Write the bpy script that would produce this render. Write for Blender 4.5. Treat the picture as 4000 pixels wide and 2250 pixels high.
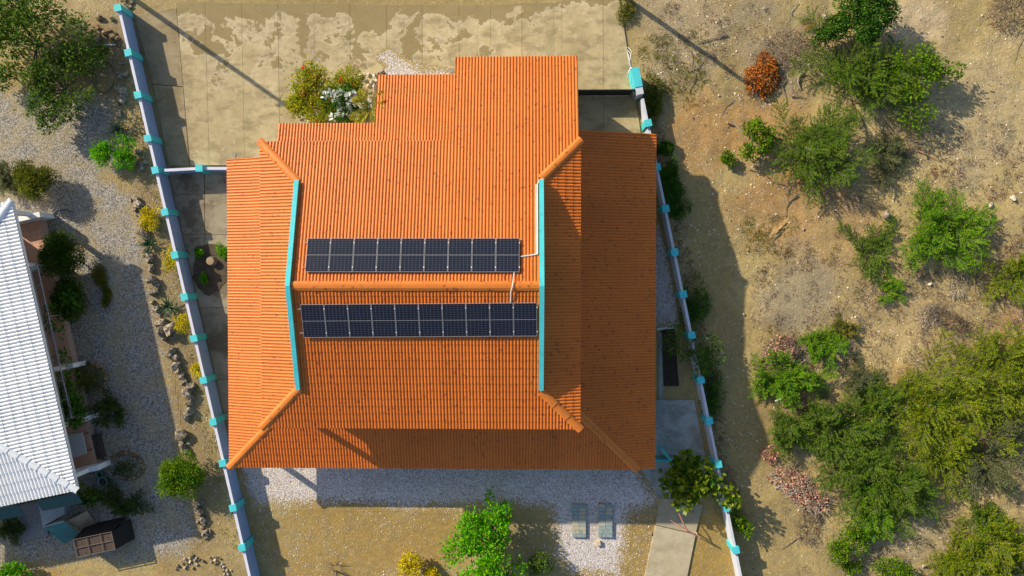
import bpy, bmesh, math, random
import numpy as np
from mathutils import Vector, Matrix, Quaternion

for o in list(bpy.data.objects):
    bpy.data.objects.remove(o)
SC = bpy.context.scene
COL = SC.collection
random.seed(7)
RNG = np.random.default_rng(11)
R = math.radians

# ------------------------------------------------------------------ camera
FPX, NADX, NADY, HCAM = 2776.0, 2060.0, 1070.0, 42.6      # drone looking almost straight down
_d = Vector((NADX - 2000, -(NADY - 1125), -FPX)).normalized()
_Z = -_d
_X = (Vector((1, 0, 0)) - _d * _d.x).normalized()
_Y = _Z.cross(_X)
ROT = Matrix((_X, _Y, _Z))                                # camera axes -> world axes
cam = bpy.data.cameras.new('camera')
cam.sensor_width = 36.0
cam.lens = 36.0 * FPX / 4000.0
cam.clip_end = 1500
camo = bpy.data.objects.new('camera', cam)
camo.matrix_world = Matrix.Translation((0, 0, HCAM)) @ ROT.to_4x4()
COL.objects.link(camo)
SC.camera = camo
SC.render.resolution_x, SC.render.resolution_y = 1024, 576

def P(px, py, z=0.0):
    """surveyed point: where the line of sight of a photo pixel meets height z"""
    v = ROT @ Vector((px - 2000, -(py - 1125), -FPX))
    t = (z - HCAM) / v.z
    return Vector((v.x * t, v.y * t, z))

TILE = dict(A=(0, 0), B=(1000, 0), C=(2000, 0), D=(3000, 0), E=(0, 750), F=(1000, 750), G=(2000, 750), H=(3000, 750),
            I=(0, 1500), J=(1000, 1500), K=(2000, 1500), L=(3000, 1500))
def T(t, x, y, z=0.0):
    ox, oy = TILE[t]
    return P(ox + x / 1.932, oy + y / 1.932, z)

# ------------------------------------------------------------------ sky and sun
SUN_EL = R(27.0)
SHX, SHY = 0.819, -0.573                                  # direction in which shadows fall
w = bpy.data.worlds.new('World')
SC.world = w
w.use_nodes = True
nt = w.node_tree
sky = nt.nodes.new('ShaderNodeTexSky')
sky.sky_type = 'NISHITA'
sky.sun_disc = False
sky.sun_elevation = SUN_EL
sky.sun_rotation = math.atan2(-SHX, -SHY)
sky.altitude = 20
sky.air_density = 1.0
sky.dust_density = 1.2
nt.links.new(sky.outputs[0], nt.nodes['Background'].inputs[0])
nt.nodes['Background'].inputs[1].default_value = 0.115
sl = bpy.data.lights.new('sun', 'SUN')
sl.energy = 5.0
sl.angle = R(0.55)
sl.color = (1.0, 0.87, 0.66)
so = bpy.data.objects.new('sun', sl)
c, s = math.cos(SUN_EL), math.sin(SUN_EL)
so.rotation_euler = Vector((SHX * c, SHY * c, -s)).to_track_quat('-Z', 'Y').to_euler()
so.location = (-30, 20, 40)
COL.objects.link(so)
SC.view_settings.view_transform = 'Standard'
SC.view_settings.look = 'None'
SC.view_settings.exposure = 0.38
SC.view_settings.gamma = 1.0
SC.view_settings.use_curve_mapping = False
SC.render.engine = 'CYCLES'

# ------------------------------------------------------------------ helpers
def tag(o, label=None, cat=None, group=None, kind=None):
    if label: o['label'] = label
    if cat: o['category'] = cat
    if group: o['group'] = group
    if kind: o['kind'] = kind
    return o

def empty(name, loc=(0, 0, 0), rz=0.0):
    o = bpy.data.objects.new(name, None)
    o.empty_display_size = 0.2
    COL.objects.link(o)
    o.location = loc
    o.rotation_euler = (0, 0, rz)
    return o

def link(name, me, parent=None, mat=None):
    o = bpy.data.objects.new(name, me)
    COL.objects.link(o)
    if mat is not None and not me.materials:
        me.materials.append(mat)
    if parent is not None:
        o.parent = parent
        # children are given in world coordinates: undo the parent's transform
        o.matrix_parent_inverse = world_of(parent).inverted()
    return o

def world_of(o):
    m = o.matrix_basis.copy()
    if o.parent:
        m = world_of(o.parent) @ o.matrix_parent_inverse @ m
    return m

class MB:
    def __init__(s):
        s.v, s.f = [], []
    def add(s, vs, fs):
        b = len(s.v)
        s.v += [tuple(v) for v in vs]
        s.f += [tuple(i + b for i in f) for f in fs]
        return s
    def box(s, c, size, rz=0.0, tilt=None):
        hx, hy, hz = [k / 2 for k in size]
        m = Matrix.Rotation(rz, 3, 'Z')
        if tilt is not None: m = m @ tilt
        vs = [Vector(c) + m @ Vector((x * hx, y * hy, z * hz)) for x in (-1, 1) for y in (-1, 1) for z in (-1, 1)]
        return s.add(vs, [(0, 1, 3, 2), (4, 6, 7, 5), (0, 4, 5, 1), (2, 3, 7, 6), (0, 2, 6, 4), (1, 5, 7, 3)])
    def prism(s, pts, z0, z1, inset=0.0):
        n = len(pts)
        pts = [Vector((p[0], p[1])) for p in pts]
        area = sum(pts[i].x * pts[(i + 1) % n].y - pts[(i + 1) % n].x * pts[i].y for i in range(n))
        if area < 0: pts.reverse()
        cen = sum(pts, Vector((0, 0))) / n
        def tp(p):
            d = p - cen
            return p - d.normalized() * inset if d.length > 1e-6 else p
        vs = [(p.x, p.y, z0) for p in pts]
        if inset:
            vs += [(p.x, p.y, z1 - inset) for p in pts] + [(tp(p).x, tp(p).y, z1) for p in pts]
            lay = 3
        else:
            vs += [(p.x, p.y, z1) for p in pts]
            lay = 2
        fs = [tuple(range(n - 1, -1, -1)), tuple(range((lay - 1) * n, lay * n))]
        for l in range(lay - 1):
            fs += [(l * n + i, l * n + (i + 1) % n, (l + 1) * n + (i + 1) % n, (l + 1) * n + i) for i in range(n)]
        return s.add(vs, fs)
    def hexa(s, lo, hi):
        """lo, hi: matching rings of 3-D points"""
        n = len(lo)
        fs = [tuple(range(n - 1, -1, -1)), tuple(range(n, 2 * n))]
        fs += [(i, (i + 1) % n, n + (i + 1) % n, n + i) for i in range(n)]
        return s.add(list(lo) + list(hi), fs)
    def tube(s, pts, radii, n=6, cap=True):
        pts = [Vector(p) for p in pts]
        if not hasattr(radii, '__len__'): radii = [radii] * len(pts)
        vs, fs = [], []
        for i, p in enumerate(pts):
            d = (pts[min(i + 1, len(pts) - 1)] - pts[max(i - 1, 0)])
            d = d.normalized() if d.length > 1e-9 else Vector((0, 0, 1))
            u = d.cross(Vector((0, 0, 1)) if abs(d.z) < 0.9 else Vector((1, 0, 0))).normalized()
            v = d.cross(u)
            for k in range(n):
                a = 2 * math.pi * k / n
                vs.append(p + (u * math.cos(a) + v * math.sin(a)) * radii[i])
        for i in range(len(pts) - 1):
            for k in range(n):
                fs.append((i * n + k, i * n + (k + 1) % n, (i + 1) * n + (k + 1) % n, (i + 1) * n + k))
        if cap:
            fs.append(tuple(range(n - 1, -1, -1)))
            fs.append(tuple(range((len(pts) - 1) * n, len(pts) * n)))
        return s.add(vs, fs)
    def lathe(s, c, prof, n=20):
        vs, fs = [], []
        for r, z in prof:
            for k in range(n):
                a = 2 * math.pi * k / n
                vs.append((c[0] + r * math.cos(a), c[1] + r * math.sin(a), c[2] + z))
        for i in range(len(prof) - 1):
            for k in range(n):
                fs.append((i * n + k, i * n + (k + 1) % n, (i + 1) * n + (k + 1) % n, (i + 1) * n + k))
        return s.add(vs, fs)
    def mesh(s, name, mat, smooth=False):
        me = bpy.data.meshes.new(name)
        me.from_pydata(s.v, [], s.f)
        bm = bmesh.new(); bm.from_mesh(me)
        bmesh.ops.recalc_face_normals(bm, faces=bm.faces)
        bm.to_mesh(me); bm.free()
        if smooth:
            me.polygons.foreach_set('use_smooth', [True] * len(me.polygons))
        me.materials.append(mat)
        return me
    def build(s, name, mat, parent=None, smooth=False):
        return link(name, s.mesh(name, mat, smooth), parent)

def fast_mesh(name, verts, quads, mat, smooth=False):
    verts = np.asarray(verts, np.float32); quads = np.asarray(quads, np.int32)
    k = quads.shape[1]
    me = bpy.data.meshes.new(name)
    me.vertices.add(len(verts)); me.vertices.foreach_set('co', verts.ravel())
    me.loops.add(quads.size); me.loops.foreach_set('vertex_index', quads.ravel())
    me.polygons.add(len(quads))
    me.polygons.foreach_set('loop_start', np.arange(0, quads.size, k, dtype=np.int32))
    if smooth: me.polygons.foreach_set('use_smooth', np.ones(len(quads), bool))
    me.materials.append(mat)
    me.update(calc_edges=True)
    return me

# ------------------------------------------------------------------ procedural materials
class NT:
    def __init__(s, name):
        s.m = bpy.data.materials.new(name)
        s.m.use_nodes = True
        s.t = s.m.node_tree
        s.b = s.t.nodes['Principled BSDF']
        s.out = s.t.nodes['Material Output']
    def n(s, typ, **kw):
        nd = s.t.nodes.new(typ)
        for k, v in kw.items(): setattr(nd, k, v)
        return nd
    def l(s, a, b): s.t.links.new(a, b)
    def pos(s):
        if not hasattr(s, '_p'): s._p = s.n('ShaderNodeNewGeometry').outputs['Position']
        return s._p
    def obj(s):
        if not hasattr(s, '_o'): s._o = s.n('ShaderNodeTexCoord').outputs['Object']
        return s._o
    def noise(s, scale, detail=3.0, rough=0.55, vec=None, dist=0.0):
        nd = s.n('ShaderNodeTexNoise')
        nd.inputs['Scale'].default_value = scale
        nd.inputs['Detail'].default_value = detail
        nd.inputs['Roughness'].default_value = rough
        nd.inputs['Distortion'].default_value = dist
        s.l(vec or s.pos(), nd.inputs['Vector'])
        return nd.outputs['Fac']
    def voro(s, scale, feature='F1', out='Distance', vec=None, rand=1.0):
        nd = s.n('ShaderNodeTexVoronoi', feature=feature)
        nd.inputs['Scale'].default_value = scale
        nd.inputs['Randomness'].default_value = rand
        s.l(vec or s.pos(), nd.inputs['Vector'])
        return nd.outputs[out]
    def ramp(s, fac, *stops):
        nd = s.n('ShaderNodeValToRGB')
        e = nd.color_ramp.elements
        while len(e) < len(stops): e.new(0.5)
        for i, (p, c) in enumerate(stops):
            e[i].position = p
            e[i].color = (c, c, c, 1) if not hasattr(c, '__len__') else (*c, 1)
        s.l(fac, nd.inputs[0])
        return nd.outputs[0]
    def mix(s, fac, a, b, mode='MIX'):
        nd = s.n('ShaderNodeMix', data_type='RGBA', blend_type=mode)
        for sock, v in ((nd.inputs[0], fac), (nd.inputs[6], a), (nd.inputs[7], b)):
            if isinstance(v, (int, float)): sock.default_value = v
            elif hasattr(v, '__len__'): sock.default_value = (*v, 1)
            else: s.l(v, sock)
        return nd.outputs[2]
    def math(s, op, a, b=0.0, clamp=False):
        nd = s.n('ShaderNodeMath', operation=op)
        nd.use_clamp = clamp
        for sock, v in ((nd.inputs[0], a), (nd.inputs[1], b)):
            if isinstance(v, (int, float)): sock.default_value = v
            else: s.l(v, sock)
        return nd.outputs[0]
    def patch(s, cx, cy, rx, ry, wob=0.6, nscale=0.45):
        """soft irregular patch on the ground round a place, 1 inside, 0 outside"""
        if not hasattr(s, '_sep'):
            s._sep = s.n('ShaderNodeSeparateXYZ'); s.l(s.pos(), s._sep.inputs[0])
        sep = s._sep
        x = s.math('DIVIDE', s.math('SUBTRACT', sep.outputs[0], cx), rx)
        y = s.math('DIVIDE', s.math('SUBTRACT', sep.outputs[1], cy), ry)
        d = s.math('SQRT', s.math('ADD', s.math('MULTIPLY', x, x), s.math('MULTIPLY', y, y)))
        if not hasattr(s, '_pn'): s._pn = s.math('SUBTRACT', s.noise(nscale, 4, 0.6), 0.5)
        nz = s.math('MULTIPLY', s._pn, wob * 2)
        return s.ramp(s.math('ADD', d, nz), (0.45, 1.0), (1.05, 0.0))
    def bump(s, h, strength=0.5, dist=0.02, prev=None):
        nd = s.n('ShaderNodeBump')
        nd.inputs['Strength'].default_value = strength
        nd.inputs['Distance'].default_value = dist
        s.l(h, nd.inputs['Height'])
        if prev is not None: s.l(prev, nd.inputs['Normal'])
        return nd.outputs[0]
    def done(s, col, rough=0.8, spec=0.3, normal=None, metal=0.0):
        b = s.b
        if hasattr(col, '__len__'): b.inputs['Base Color'].default_value = (*col, 1)
        else: s.l(col, b.inputs['Base Color'])
        if isinstance(rough, (int, float)): b.inputs['Roughness'].default_value = rough
        else: s.l(rough, b.inputs['Roughness'])
        b.inputs['Specular IOR Level'].default_value = spec
        b.inputs['Metallic'].default_value = metal
        if normal is not None: s.l(normal, b.inputs['Normal'])
        return s.m

M = {}
def hsv_var(nt_, col, amt_v=0.35, amt_h=0.03, sat=1.0):
    """small differences of colour from leaf to leaf"""
    rnd = nt_.n('ShaderNodeNewGeometry').outputs['Random Per Island']
    hs = nt_.n('ShaderNodeHueSaturation')
    mr = nt_.n('ShaderNodeMapRange'); nt_.l(rnd, mr.inputs[0])
    mr.inputs[3].default_value = 1 - amt_v; mr.inputs[4].default_value = 1 + amt_v
    nt_.l(mr.outputs[0], hs.inputs['Value'])
    r2 = nt_.math('FRACT', nt_.math('MULTIPLY', rnd, 17.31))
    mr2 = nt_.n('ShaderNodeMapRange'); nt_.l(r2, mr2.inputs[0])
    mr2.inputs[3].default_value = 0.5 - amt_h; mr2.inputs[4].default_value = 0.5 + amt_h
    nt_.l(mr2.outputs[0], hs.inputs['Hue'])
    hs.inputs['Saturation'].default_value = sat
    if hasattr(col, '__len__'): hs.inputs['Color'].default_value = (*col, 1)
    else: nt_.l(col, hs.inputs['Color'])
    return hs.outputs[0]

def leaf_mat(name, c1, c2, scale=2.2, var=0.4, hue=0.025, trans=0.42, rough=0.65):
    t = NT(name)
    col = t.mix(t.ramp(t.noise(scale, 3), (0.38, 0.0), (0.62, 1.0)), c1, c2)
    col = hsv_var(t, col, var, hue)
    t.done(col, rough, 0.12)
    tr = t.n('ShaderNodeBsdfTranslucent'); t.l(col, tr.inputs[0])
    mx = t.n('ShaderNodeMixShader'); mx.inputs[0].default_value = trans
    t.l(t.b.outputs[0], mx.inputs[1]); t.l(tr.outputs[0], mx.inputs[2])
    t.l(mx.outputs[0], t.out.inputs[0])
    M[name] = t.m
    return t.m

def paint(name, col, var=0.12, nscale=3.0, rough=0.7, bump=0.15, spec=0.3, dirt=None, dirt_amt=0.3):
    t = NT(name)
    n1 = t.noise(nscale, 5, 0.65)
    c = t.mix(t.ramp(n1, (0.3, 0.0), (0.7, 1.0)), tuple(k * (1 - var) for k in col), tuple(min(1, k * (1 + var)) for k in col))
    if dirt:
        c = t.mix(t.math('MULTIPLY', t.ramp(t.noise(nscale * 0.7, 6, 0.7, dist=0.6), (0.5, 0.0), (0.68, 1.0)), dirt_amt), c, dirt)
    nb = t.bump(t.noise(60, 3), bump, 0.004)
    M[name] = t.done(c, rough, spec, nb)
    return M[name]
# ------------------------------------------------------------------ soil, gravel, concrete
SOIL_PATCH = [  # photo pixel, radii in metres, soil colour, weight
    (2860, 520, 5.5, 3.0, (0.46, 0.25, 0.10), 0.75), (3080, 760, 4.5, 2.5, (0.47, 0.24, 0.09), 0.7),
    (3180, 900, 5.0, 3.0, (0.44, 0.28, 0.13), 0.6), (3960, 1280, 2.2, 2.0, (0.52, 0.29, 0.15), 0.6),
    (3600, 1560, 2.2, 2.8, (0.44, 0.24, 0.06), 0.6),
    (2700, 130, 4.0, 3.2, (0.40, 0.33, 0.25), 0.7), (3560, 80, 2.5, 1.8, (0.62, 0.50, 0.38), 0.8),
    (3780, 420, 7.0, 5.0, (0.52, 0.42, 0.27), 0.7), (3050, 190, 4.5, 3.0, (0.36, 0.30, 0.23), 0.7),
    (3120, 1150, 3.0, 2.6, (0.30, 0.26, 0.22), 0.7), (3560, 1240, 4.0, 2.2, (0.50, 0.37, 0.20), 0.6),
    (3500, 2110, 3.5, 2.0, (0.46, 0.38, 0.26), 0.6), (2950, 1900, 3.0, 9.0, (0.33, 0.24, 0.10), 0.6),
    (2750, 1050, 3.2, 6.5, (0.34, 0.24, 0.10), 0.7),
    (1450, 2120, 9.0, 4.4, (0.37, 0.25, 0.08), 0.9), (2500, 2150, 5.0, 4.0, (0.36, 0.245, 0.075), 0.9),
    (2800, 2200, 2.6, 4.5, (0.36, 0.24, 0.07), 0.9),
    (400, 180, 4.0, 4.5, (0.20, 0.14, 0.09), 0.8), (640, 1000, 2.2, 9.0, (0.27, 0.20, 0.115), 0.85),
    (800, 1850, 2.4, 6.5, (0.26, 0.19, 0.10), 0.85), (720, 1450, 2.0, 6.0, (0.27, 0.20, 0.11), 0.8), (850, 2230, 4.0, 2.2, (0.33, 0.24, 0.12), 0.8),
    (100, 2200, 7.0, 2.6, (0.42, 0.27, 0.09), 0.85),
    (250, 25, 6.0, 1.6, (0.52, 0.42, 0.27), 0.7), (700, 40, 4.0, 2.0, (0.42, 0.33, 0.18), 0.6)]

def vnoise(x, y, seed):
    r = np.random.default_rng(seed).random((64, 64))
    xi, yi = np.floor(x).astype(int), np.floor(y).astype(int)
    fx, fy = x - xi, y - yi
    fx, fy = fx * fx * (3 - 2 * fx), fy * fy * (3 - 2 * fy)
    g = lambda a, b: r[a % 64, b % 64]
    return (g(xi, yi) * (1 - fx) + g(xi + 1, yi) * fx) * (1 - fy) + (g(xi, yi + 1) * (1 - fx) + g(xi + 1, yi + 1) * fx) * fy

def fbm(x, y, seed, n=4):
    s_, a, t = 0, 1.0, 0
    for k in range(n):
        s_ = s_ + a * vnoise(x * 2 ** k + 7.3 * k, y * 2 ** k + 3.1 * k, seed + k); t += a; a *= 0.55
    return s_ / t

def soil_colour(x, y):
    """colour of the soil itself from place to place"""
    w_ = np.clip((fbm(x * 0.22, y * 0.22, 200) - 0.36) / 0.28, 0, 1)[..., None]
    col = np.array([0.36, 0.275, 0.130]) * (1 - w_) + np.array([0.46, 0.36, 0.175]) * w_
    nz = (fbm(x * 0.5, y * 0.5, 210, 5) - 0.5) * 1.5
    for (px, py, rx, ry, c, wgt) in SOIL_PATCH:
        g = P(px, py)
        d = np.hypot((x - g.x) / rx, (y - g.y) / ry) + nz
        m = np.clip((1.05 - d) / 0.6, 0, 1); m = m * m * (3 - 2 * m)
        m = (m * wgt)[..., None]
        col = col * (1 - m) + np.array(c) * m
    return col * np.array([1.0, 0.985, 0.84])

def add_soil_attr(me, x, y):
    c = soil_colour(x, y)
    at = me.attributes.new('soil', 'FLOAT_COLOR', 'POINT')
    at.data.foreach_set('color', np.concatenate([c, np.ones((len(c), 1))], -1).astype(np.float32).ravel())

def soil_nodes(t):
    sa = t.n('ShaderNodeAttribute'); sa.attribute_name = 'soil'
    col = sa.outputs['Color']
    n2 = t.noise(1.6, 4, 0.7, dist=0.5)
    col = t.mix(t.math('MULTIPLY', t.ramp(n2, (0.45, 0.0), (0.60, 1.0)), 0.38), col, (0.23, 0.175, 0.10))
    n5 = t.noise(4.2, 5, 0.75)
    col = t.mix(t.ramp(n5, (0.52, 0.0), (0.66, 0.45)), col, (0.50, 0.42, 0.29))
    col = t.mix(t.ramp(n5, (0.34, 0.40), (0.46, 0.0)), col, (0.20, 0.16, 0.11))
    n3 = t.noise(9, 4, 0.75)
    col = t.mix(t.ramp(n3, (0.28, 0.36), (0.58, 0.0)), col, (0.15, 0.115, 0.065))
    n4 = t.voro(13)
    col = t.mix(t.ramp(n4, (0.08, 0.7), (0.18, 0.0)), col, (0.64, 0.57, 0.45))
    hgt = t.math('ADD', t.math('MULTIPLY', n2, 1.0), t.math('MULTIPLY', n3, 0.7))
    nb = t.bump(hgt, 0.8, 0.06)
    nb = t.bump(t.noise(38, 3, 0.7), 0.6, 0.012, nb)
    return col, nb

def make_soil():
    t = NT('soil')
    col, nb = soil_nodes(t)
    M['soil'] = t.done(col, 0.95, 0.1, nb)
make_soil()

def gravel(name, c_lo, c_hi, scale, speck=None, soil=True, dirt=0.3, edge_w=1.0):
    t = NT(name)
    v = t.n('ShaderNodeTexVoronoi'); v.inputs['Scale'].default_value = scale
    t.l(t.pos(), v.inputs['Vector'])
    sep = t.n('ShaderNodeSeparateColor'); t.l(v.outputs['Color'], sep.inputs[0])
    col = t.mix(sep.outputs[0], c_lo, c_hi)
    col = t.mix(t.ramp(sep.outputs[1], (0.86, 0.0), (0.9, 0.75)), col, speck or (0.16, 0.12, 0.09))
    col = t.mix(t.ramp(v.outputs['Distance'], (0.45, 0.0), (0.75, 0.55)), col, tuple(k * 0.35 for k in c_lo))
    big = t.ramp(t.noise(0.7, 6, 0.65), (0.42, 0.0), (0.66, 1.0))
    scol, sb = soil_nodes(t)
    col = t.mix(t.math('MULTIPLY', big, dirt), col, scol)
    nb = t.bump(v.outputs['Distance'], -0.9 if False else 0.7, 0.03)
    if soil:
        at = t.n('ShaderNodeAttribute'); at.attribute_name = 'edge'
        lim = t.math('ADD', t.math('DIVIDE', at.outputs['Fac'], edge_w), t.math('MULTIPLY', t.math('SUBTRACT', t.noise(1.1, 6, 0.7), 0.5), 1.6))
        lim = t.math('ADD', lim, t.math('MULTIPLY', t.math('SUBTRACT', sep.outputs[2], 0.5), 0.9))
        col = t.mix(t.ramp(lim, (0.10, 0.0), (0.16, 1.0)), scol, col)
    M[name] = t.done(col, 0.9, 0.15, nb)
gravel('gravel_grey', (0.20, 0.19, 0.17), (0.51, 0.465, 0.40), 14, (0.10, 0.10, 0.11), dirt=0.6, edge_w=0.9)
gravel('gravel_white', (0.50, 0.46, 0.45), (0.84, 0.79, 0.77), 17, (0.30, 0.22, 0.19), dirt=0.22, edge_w=0.8)

def concrete(name, c1, c2, dirt_c, dirt_amt=0.8, north_dirt=False, grime=0.4):
    t = NT(name)
    oi = t.n('ShaderNodeObjectInfo').outputs['Random']
    n1 = t.noise(0.55, 6, 0.65, dist=0.4)
    col = t.mix(t.ramp(n1, (0.34, 0.0), (0.66, 1.0)), c1, c2)
    hs = t.n('ShaderNodeHueSaturation'); t.l(col, hs.inputs['Color'])
    mr = t.n('ShaderNodeMapRange'); t.l(oi, mr.inputs[0]); mr.inputs[3].default_value = 0.88; mr.inputs[4].default_value = 1.12
    t.l(mr.outputs[0], hs.inputs['Value'])
    col = hs.outputs[0]
    # brushed streaks, stains and flaking
    mp = t.n('ShaderNodeMapping'); mp.inputs['Scale'].default_value = (0.8, 1.5, 1); t.l(t.pos(), mp.inputs[0])
    st = t.noise(1.0, 7, 0.72, mp.outputs[0])
    col = t.mix(t.math('MULTIPLY', t.ramp(st, (0.48, 0.0), (0.62, 1.0)), grime), col, tuple(k * 0.55 for k in c1))
    fl = t.noise(3.2, 7, 0.75)
    col = t.mix(t.ramp(fl, (0.56, 0.0), (0.66, 0.5)), col, tuple(min(1, k * 1.25) for k in c2))
    sm = t.noise(22, 4, 0.7)
    col = t.mix(t.ramp(sm, (0.30, 0.3), (0.5, 0.0)), col, (0.16, 0.12, 0.08))
    sep = t.n('ShaderNodeSeparateXYZ'); t.l(t.pos(), sep.inputs[0])
    dn = t.noise(0.62, 8, 0.66, dist=0.25)
    if north_dirt:   # blown soil lying on the slabs, thick along the street edge
        yy = t.math('MULTIPLY', t.math('SUBTRACT', sep.outputs[1], 12.2), 0.030)
        y2 = t.math('MULTIPLY', t.math('MAXIMUM', t.math('SUBTRACT', sep.outputs[1], 15.3), 0.0), 0.22)
        xx = t.math('MULTIPLY', t.math('MAXIMUM', t.math('SUBTRACT', sep.outputs[0], -5.0), 0.0), -0.018)
        lv = t.math('ADD', t.math('ADD', dn, y2), t.math('ADD', yy, xx))
        dmask = t.ramp(lv, (0.565, 0.0), (0.585, dirt_amt))
        rim = t.ramp(lv, (0.50, 0.0), (0.56, 0.35), (0.585, 0.0))
        col = t.mix(rim, col, (0.68, 0.58, 0.42))
    else:
        dmask = t.ramp(dn, (0.50, 0.0), (0.60, dirt_amt))
    dfine = t.mix(t.ramp(t.noise(14, 5, 0.75), (0.3, 0.0), (0.7, 1.0)), tuple(k * 0.75 for k in dirt_c), tuple(k * 1.2 for k in dirt_c))
    col = t.mix(dmask, col, dfine)
    nb = t.bump(t.math('ADD', t.math('MULTIPLY', fl, 0.6), t.math('ADD', t.math('MULTIPLY', sm, 0.4), t.math('MULTIPLY', dmask, 0.8))), 0.35, 0.02)
    M[name] = t.done(col, 0.9, 0.15, nb)
concrete('concrete_drive', (0.37, 0.30, 0.165), (0.52, 0.43, 0.255), (0.27, 0.21, 0.10), 0.85, True, 0.6)
concrete('concrete_side', (0.31, 0.27, 0.19), (0.41, 0.36, 0.26), (0.17, 0.13, 0.085), 0.85, False, 0.5)
concrete('concrete_margin', (0.30, 0.24, 0.145), (0.38, 0.31, 0.19), (0.24, 0.185, 0.10), 0.8, False, 0.4)
concrete('concrete_path', (0.42, 0.36, 0.24), (0.50, 0.44, 0.32), (0.30, 0.24, 0.15), 0.35, False, 0.3)
concrete('concrete_east', (0.34, 0.36, 0.345), (0.46, 0.47, 0.44), (0.24, 0.21, 0.165), 0.6, False, 0.5)

# ------------------------------------------------------------------ the ground
def wall_x_right(y): return 6.33 + (11.71 - y) * 0.2092
def wall_x_left(y): return -23.92 + (15.54 - y) * 0.2231

def ground_z(x, y):
    x, y = np.asarray(x, float), np.asarray(y, float)
    d = x - (wall_x_right(y) + 0.5)
    f = np.clip(d / 2.5, 0, 1)
    z = (vnoise(x * 0.35, y * 0.35, 1) - 0.5) * 0.22 + (vnoise(x * 0.9, y * 0.9, 2) - 0.5) * 0.12 + (vnoise(x * 2.3, y * 2.3, 3) - 0.5) * 0.06
    return z * f

def gz(x, y): return float(ground_z(x, y))

def make_ground():
    xs = np.concatenate([[-420, -160, -70, -45], np.linspace(-34, 34, 273), [45, 70, 160, 420]])
    ys = np.concatenate([[-420, -160, -60, -30], np.linspace(-21, 20, 165), [30, 60, 160, 420]])
    X, Y = np.meshgrid(xs, ys, indexing='ij')
    Z = ground_z(X, Y)
    far = (np.abs(X) > 34) | (np.abs(Y) > 21)
    Z = np.where(far, 0, Z)
    nx, ny = len(xs), len(ys)
    v = np.stack([X, Y, Z], -1).reshape(-1, 3)
    i, j = np.meshgrid(np.arange(nx - 1), np.arange(ny - 1), indexing='ij')
    a = (i * ny + j).ravel()
    q = np.stack([a, a + ny, a + ny + 1, a + 1], -1)
    me = fast_mesh('ground', v, q, M['soil'], True)
    add_soil_attr(me, v[:, 0], v[:, 1])
    o = link('ground', me)
    tag(o, 'bare sandy soil of the yards and the open lot', kind='structure')
make_ground()

def sdist(px, py, poly):
    """signed distance to polygon (positive inside)"""
    poly = np.asarray(poly, float)
    n = len(poly)
    d = np.full(px.shape, 1e9); inside = np.zeros(px.shape, bool)
    for k in range(n):
        a, b = poly[k], poly[(k + 1) % n]
        e = b - a
        t = np.clip(((px - a[0]) * e[0] + (py - a[1]) * e[1]) / (e @ e), 0, 1)
        d = np.minimum(d, np.hypot(px - a[0] - t * e[0], py - a[1] - t * e[1]))
        cr = ((a[1] > py) != (b[1] > py))
        with np.errstate(divide='ignore', invalid='ignore'):
            xi = (b[0] - a[0]) * (py - a[1]) / (b[1] - a[1]) + a[0]
        inside ^= cr & (px < xi)
    return np.where(inside, d, -d)

def area_sheet(name, poly, z, mat, label, cell=0.16, grow=0.5, hard=()):
    poly = np.array([(p[0], p[1]) for p in poly])
    x0, y0 = poly.min(0) - grow; x1, y1 = poly.max(0) + grow
    xs = np.arange(x0, x1 + cell, cell); ys = np.arange(y0, y1 + cell, cell)
    X, Y = np.meshgrid(xs, ys, indexing='ij')
    D = sdist(X, Y, poly)
    keep = D > -grow
    for (ax, ay, nx_, ny_) in hard:           # walls or slabs that stop the bed
        keep &= ((X - ax) * nx_ + (Y - ay) * ny_) > 0
    Z = z + (vnoise(X * 1.3 + 9, Y * 1.3, 5) - 0.5) * 0.006
    idx = -np.ones(X.shape, int)
    cellk = keep[:-1, :-1] & keep[1:, :-1] & keep[:-1, 1:] & keep[1:, 1:]
    used = np.zeros(X.shape, bool)
    for dx in (0, 1):
        for dy in (0, 1):
            used[dx:X.shape[0] - 1 + dx, dy:X.shape[1] - 1 + dy] |= cellk
    idx[used] = np.arange(used.sum())
    v = np.stack([X[used], Y[used], Z[used]], -1)
    i, j = np.nonzero(cellk)
    q = np.stack([idx[i, j], idx[i + 1, j], idx[i + 1, j + 1], idx[i, j + 1]], -1)
    me = fast_mesh(name, v, q, mat, True)
    at = me.attributes.new('edge', 'FLOAT', 'POINT')
    at.data.foreach_set('value', D[used].astype(np.float32))
    add_soil_attr(me, v[:, 0], v[:, 1])
    o = link(name, me)
    tag(o, label, kind='structure')
    return o

def V2(*pts): return [(p.x, p.y) for p in pts]

# neighbour's grey gravel yard
area_sheet('gravel_yard', V2(T('A', 0, 640), T('A', 480, 700), T('A', 880, 740), T('A', 870, 960), T('A', 960, 1290), T('A', 760, 1340), T('A', 1010, 1449), T('E', 1040, 190),
           T('E', 1090, 420), T('E', 1130, 700), T('E', 1190, 1000), T('E', 1250, 1280), T('I', 1270, 0), T('I', 1330, 350), T('I', 1380, 700),
           T('I', 1440, 900), T('I', 1500, 1150), T('I', 1370, 1300), T('I', 960, 1370), T('I', 700, 1330), T('I', 250, 1400), T('I', -200, 1400), T('I', -200, 900), T('E', -300, 0), T('A', -300, 900)),
           0.012, M['gravel_grey'], 'grey gravel covering the neighbour\'s yard')
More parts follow.
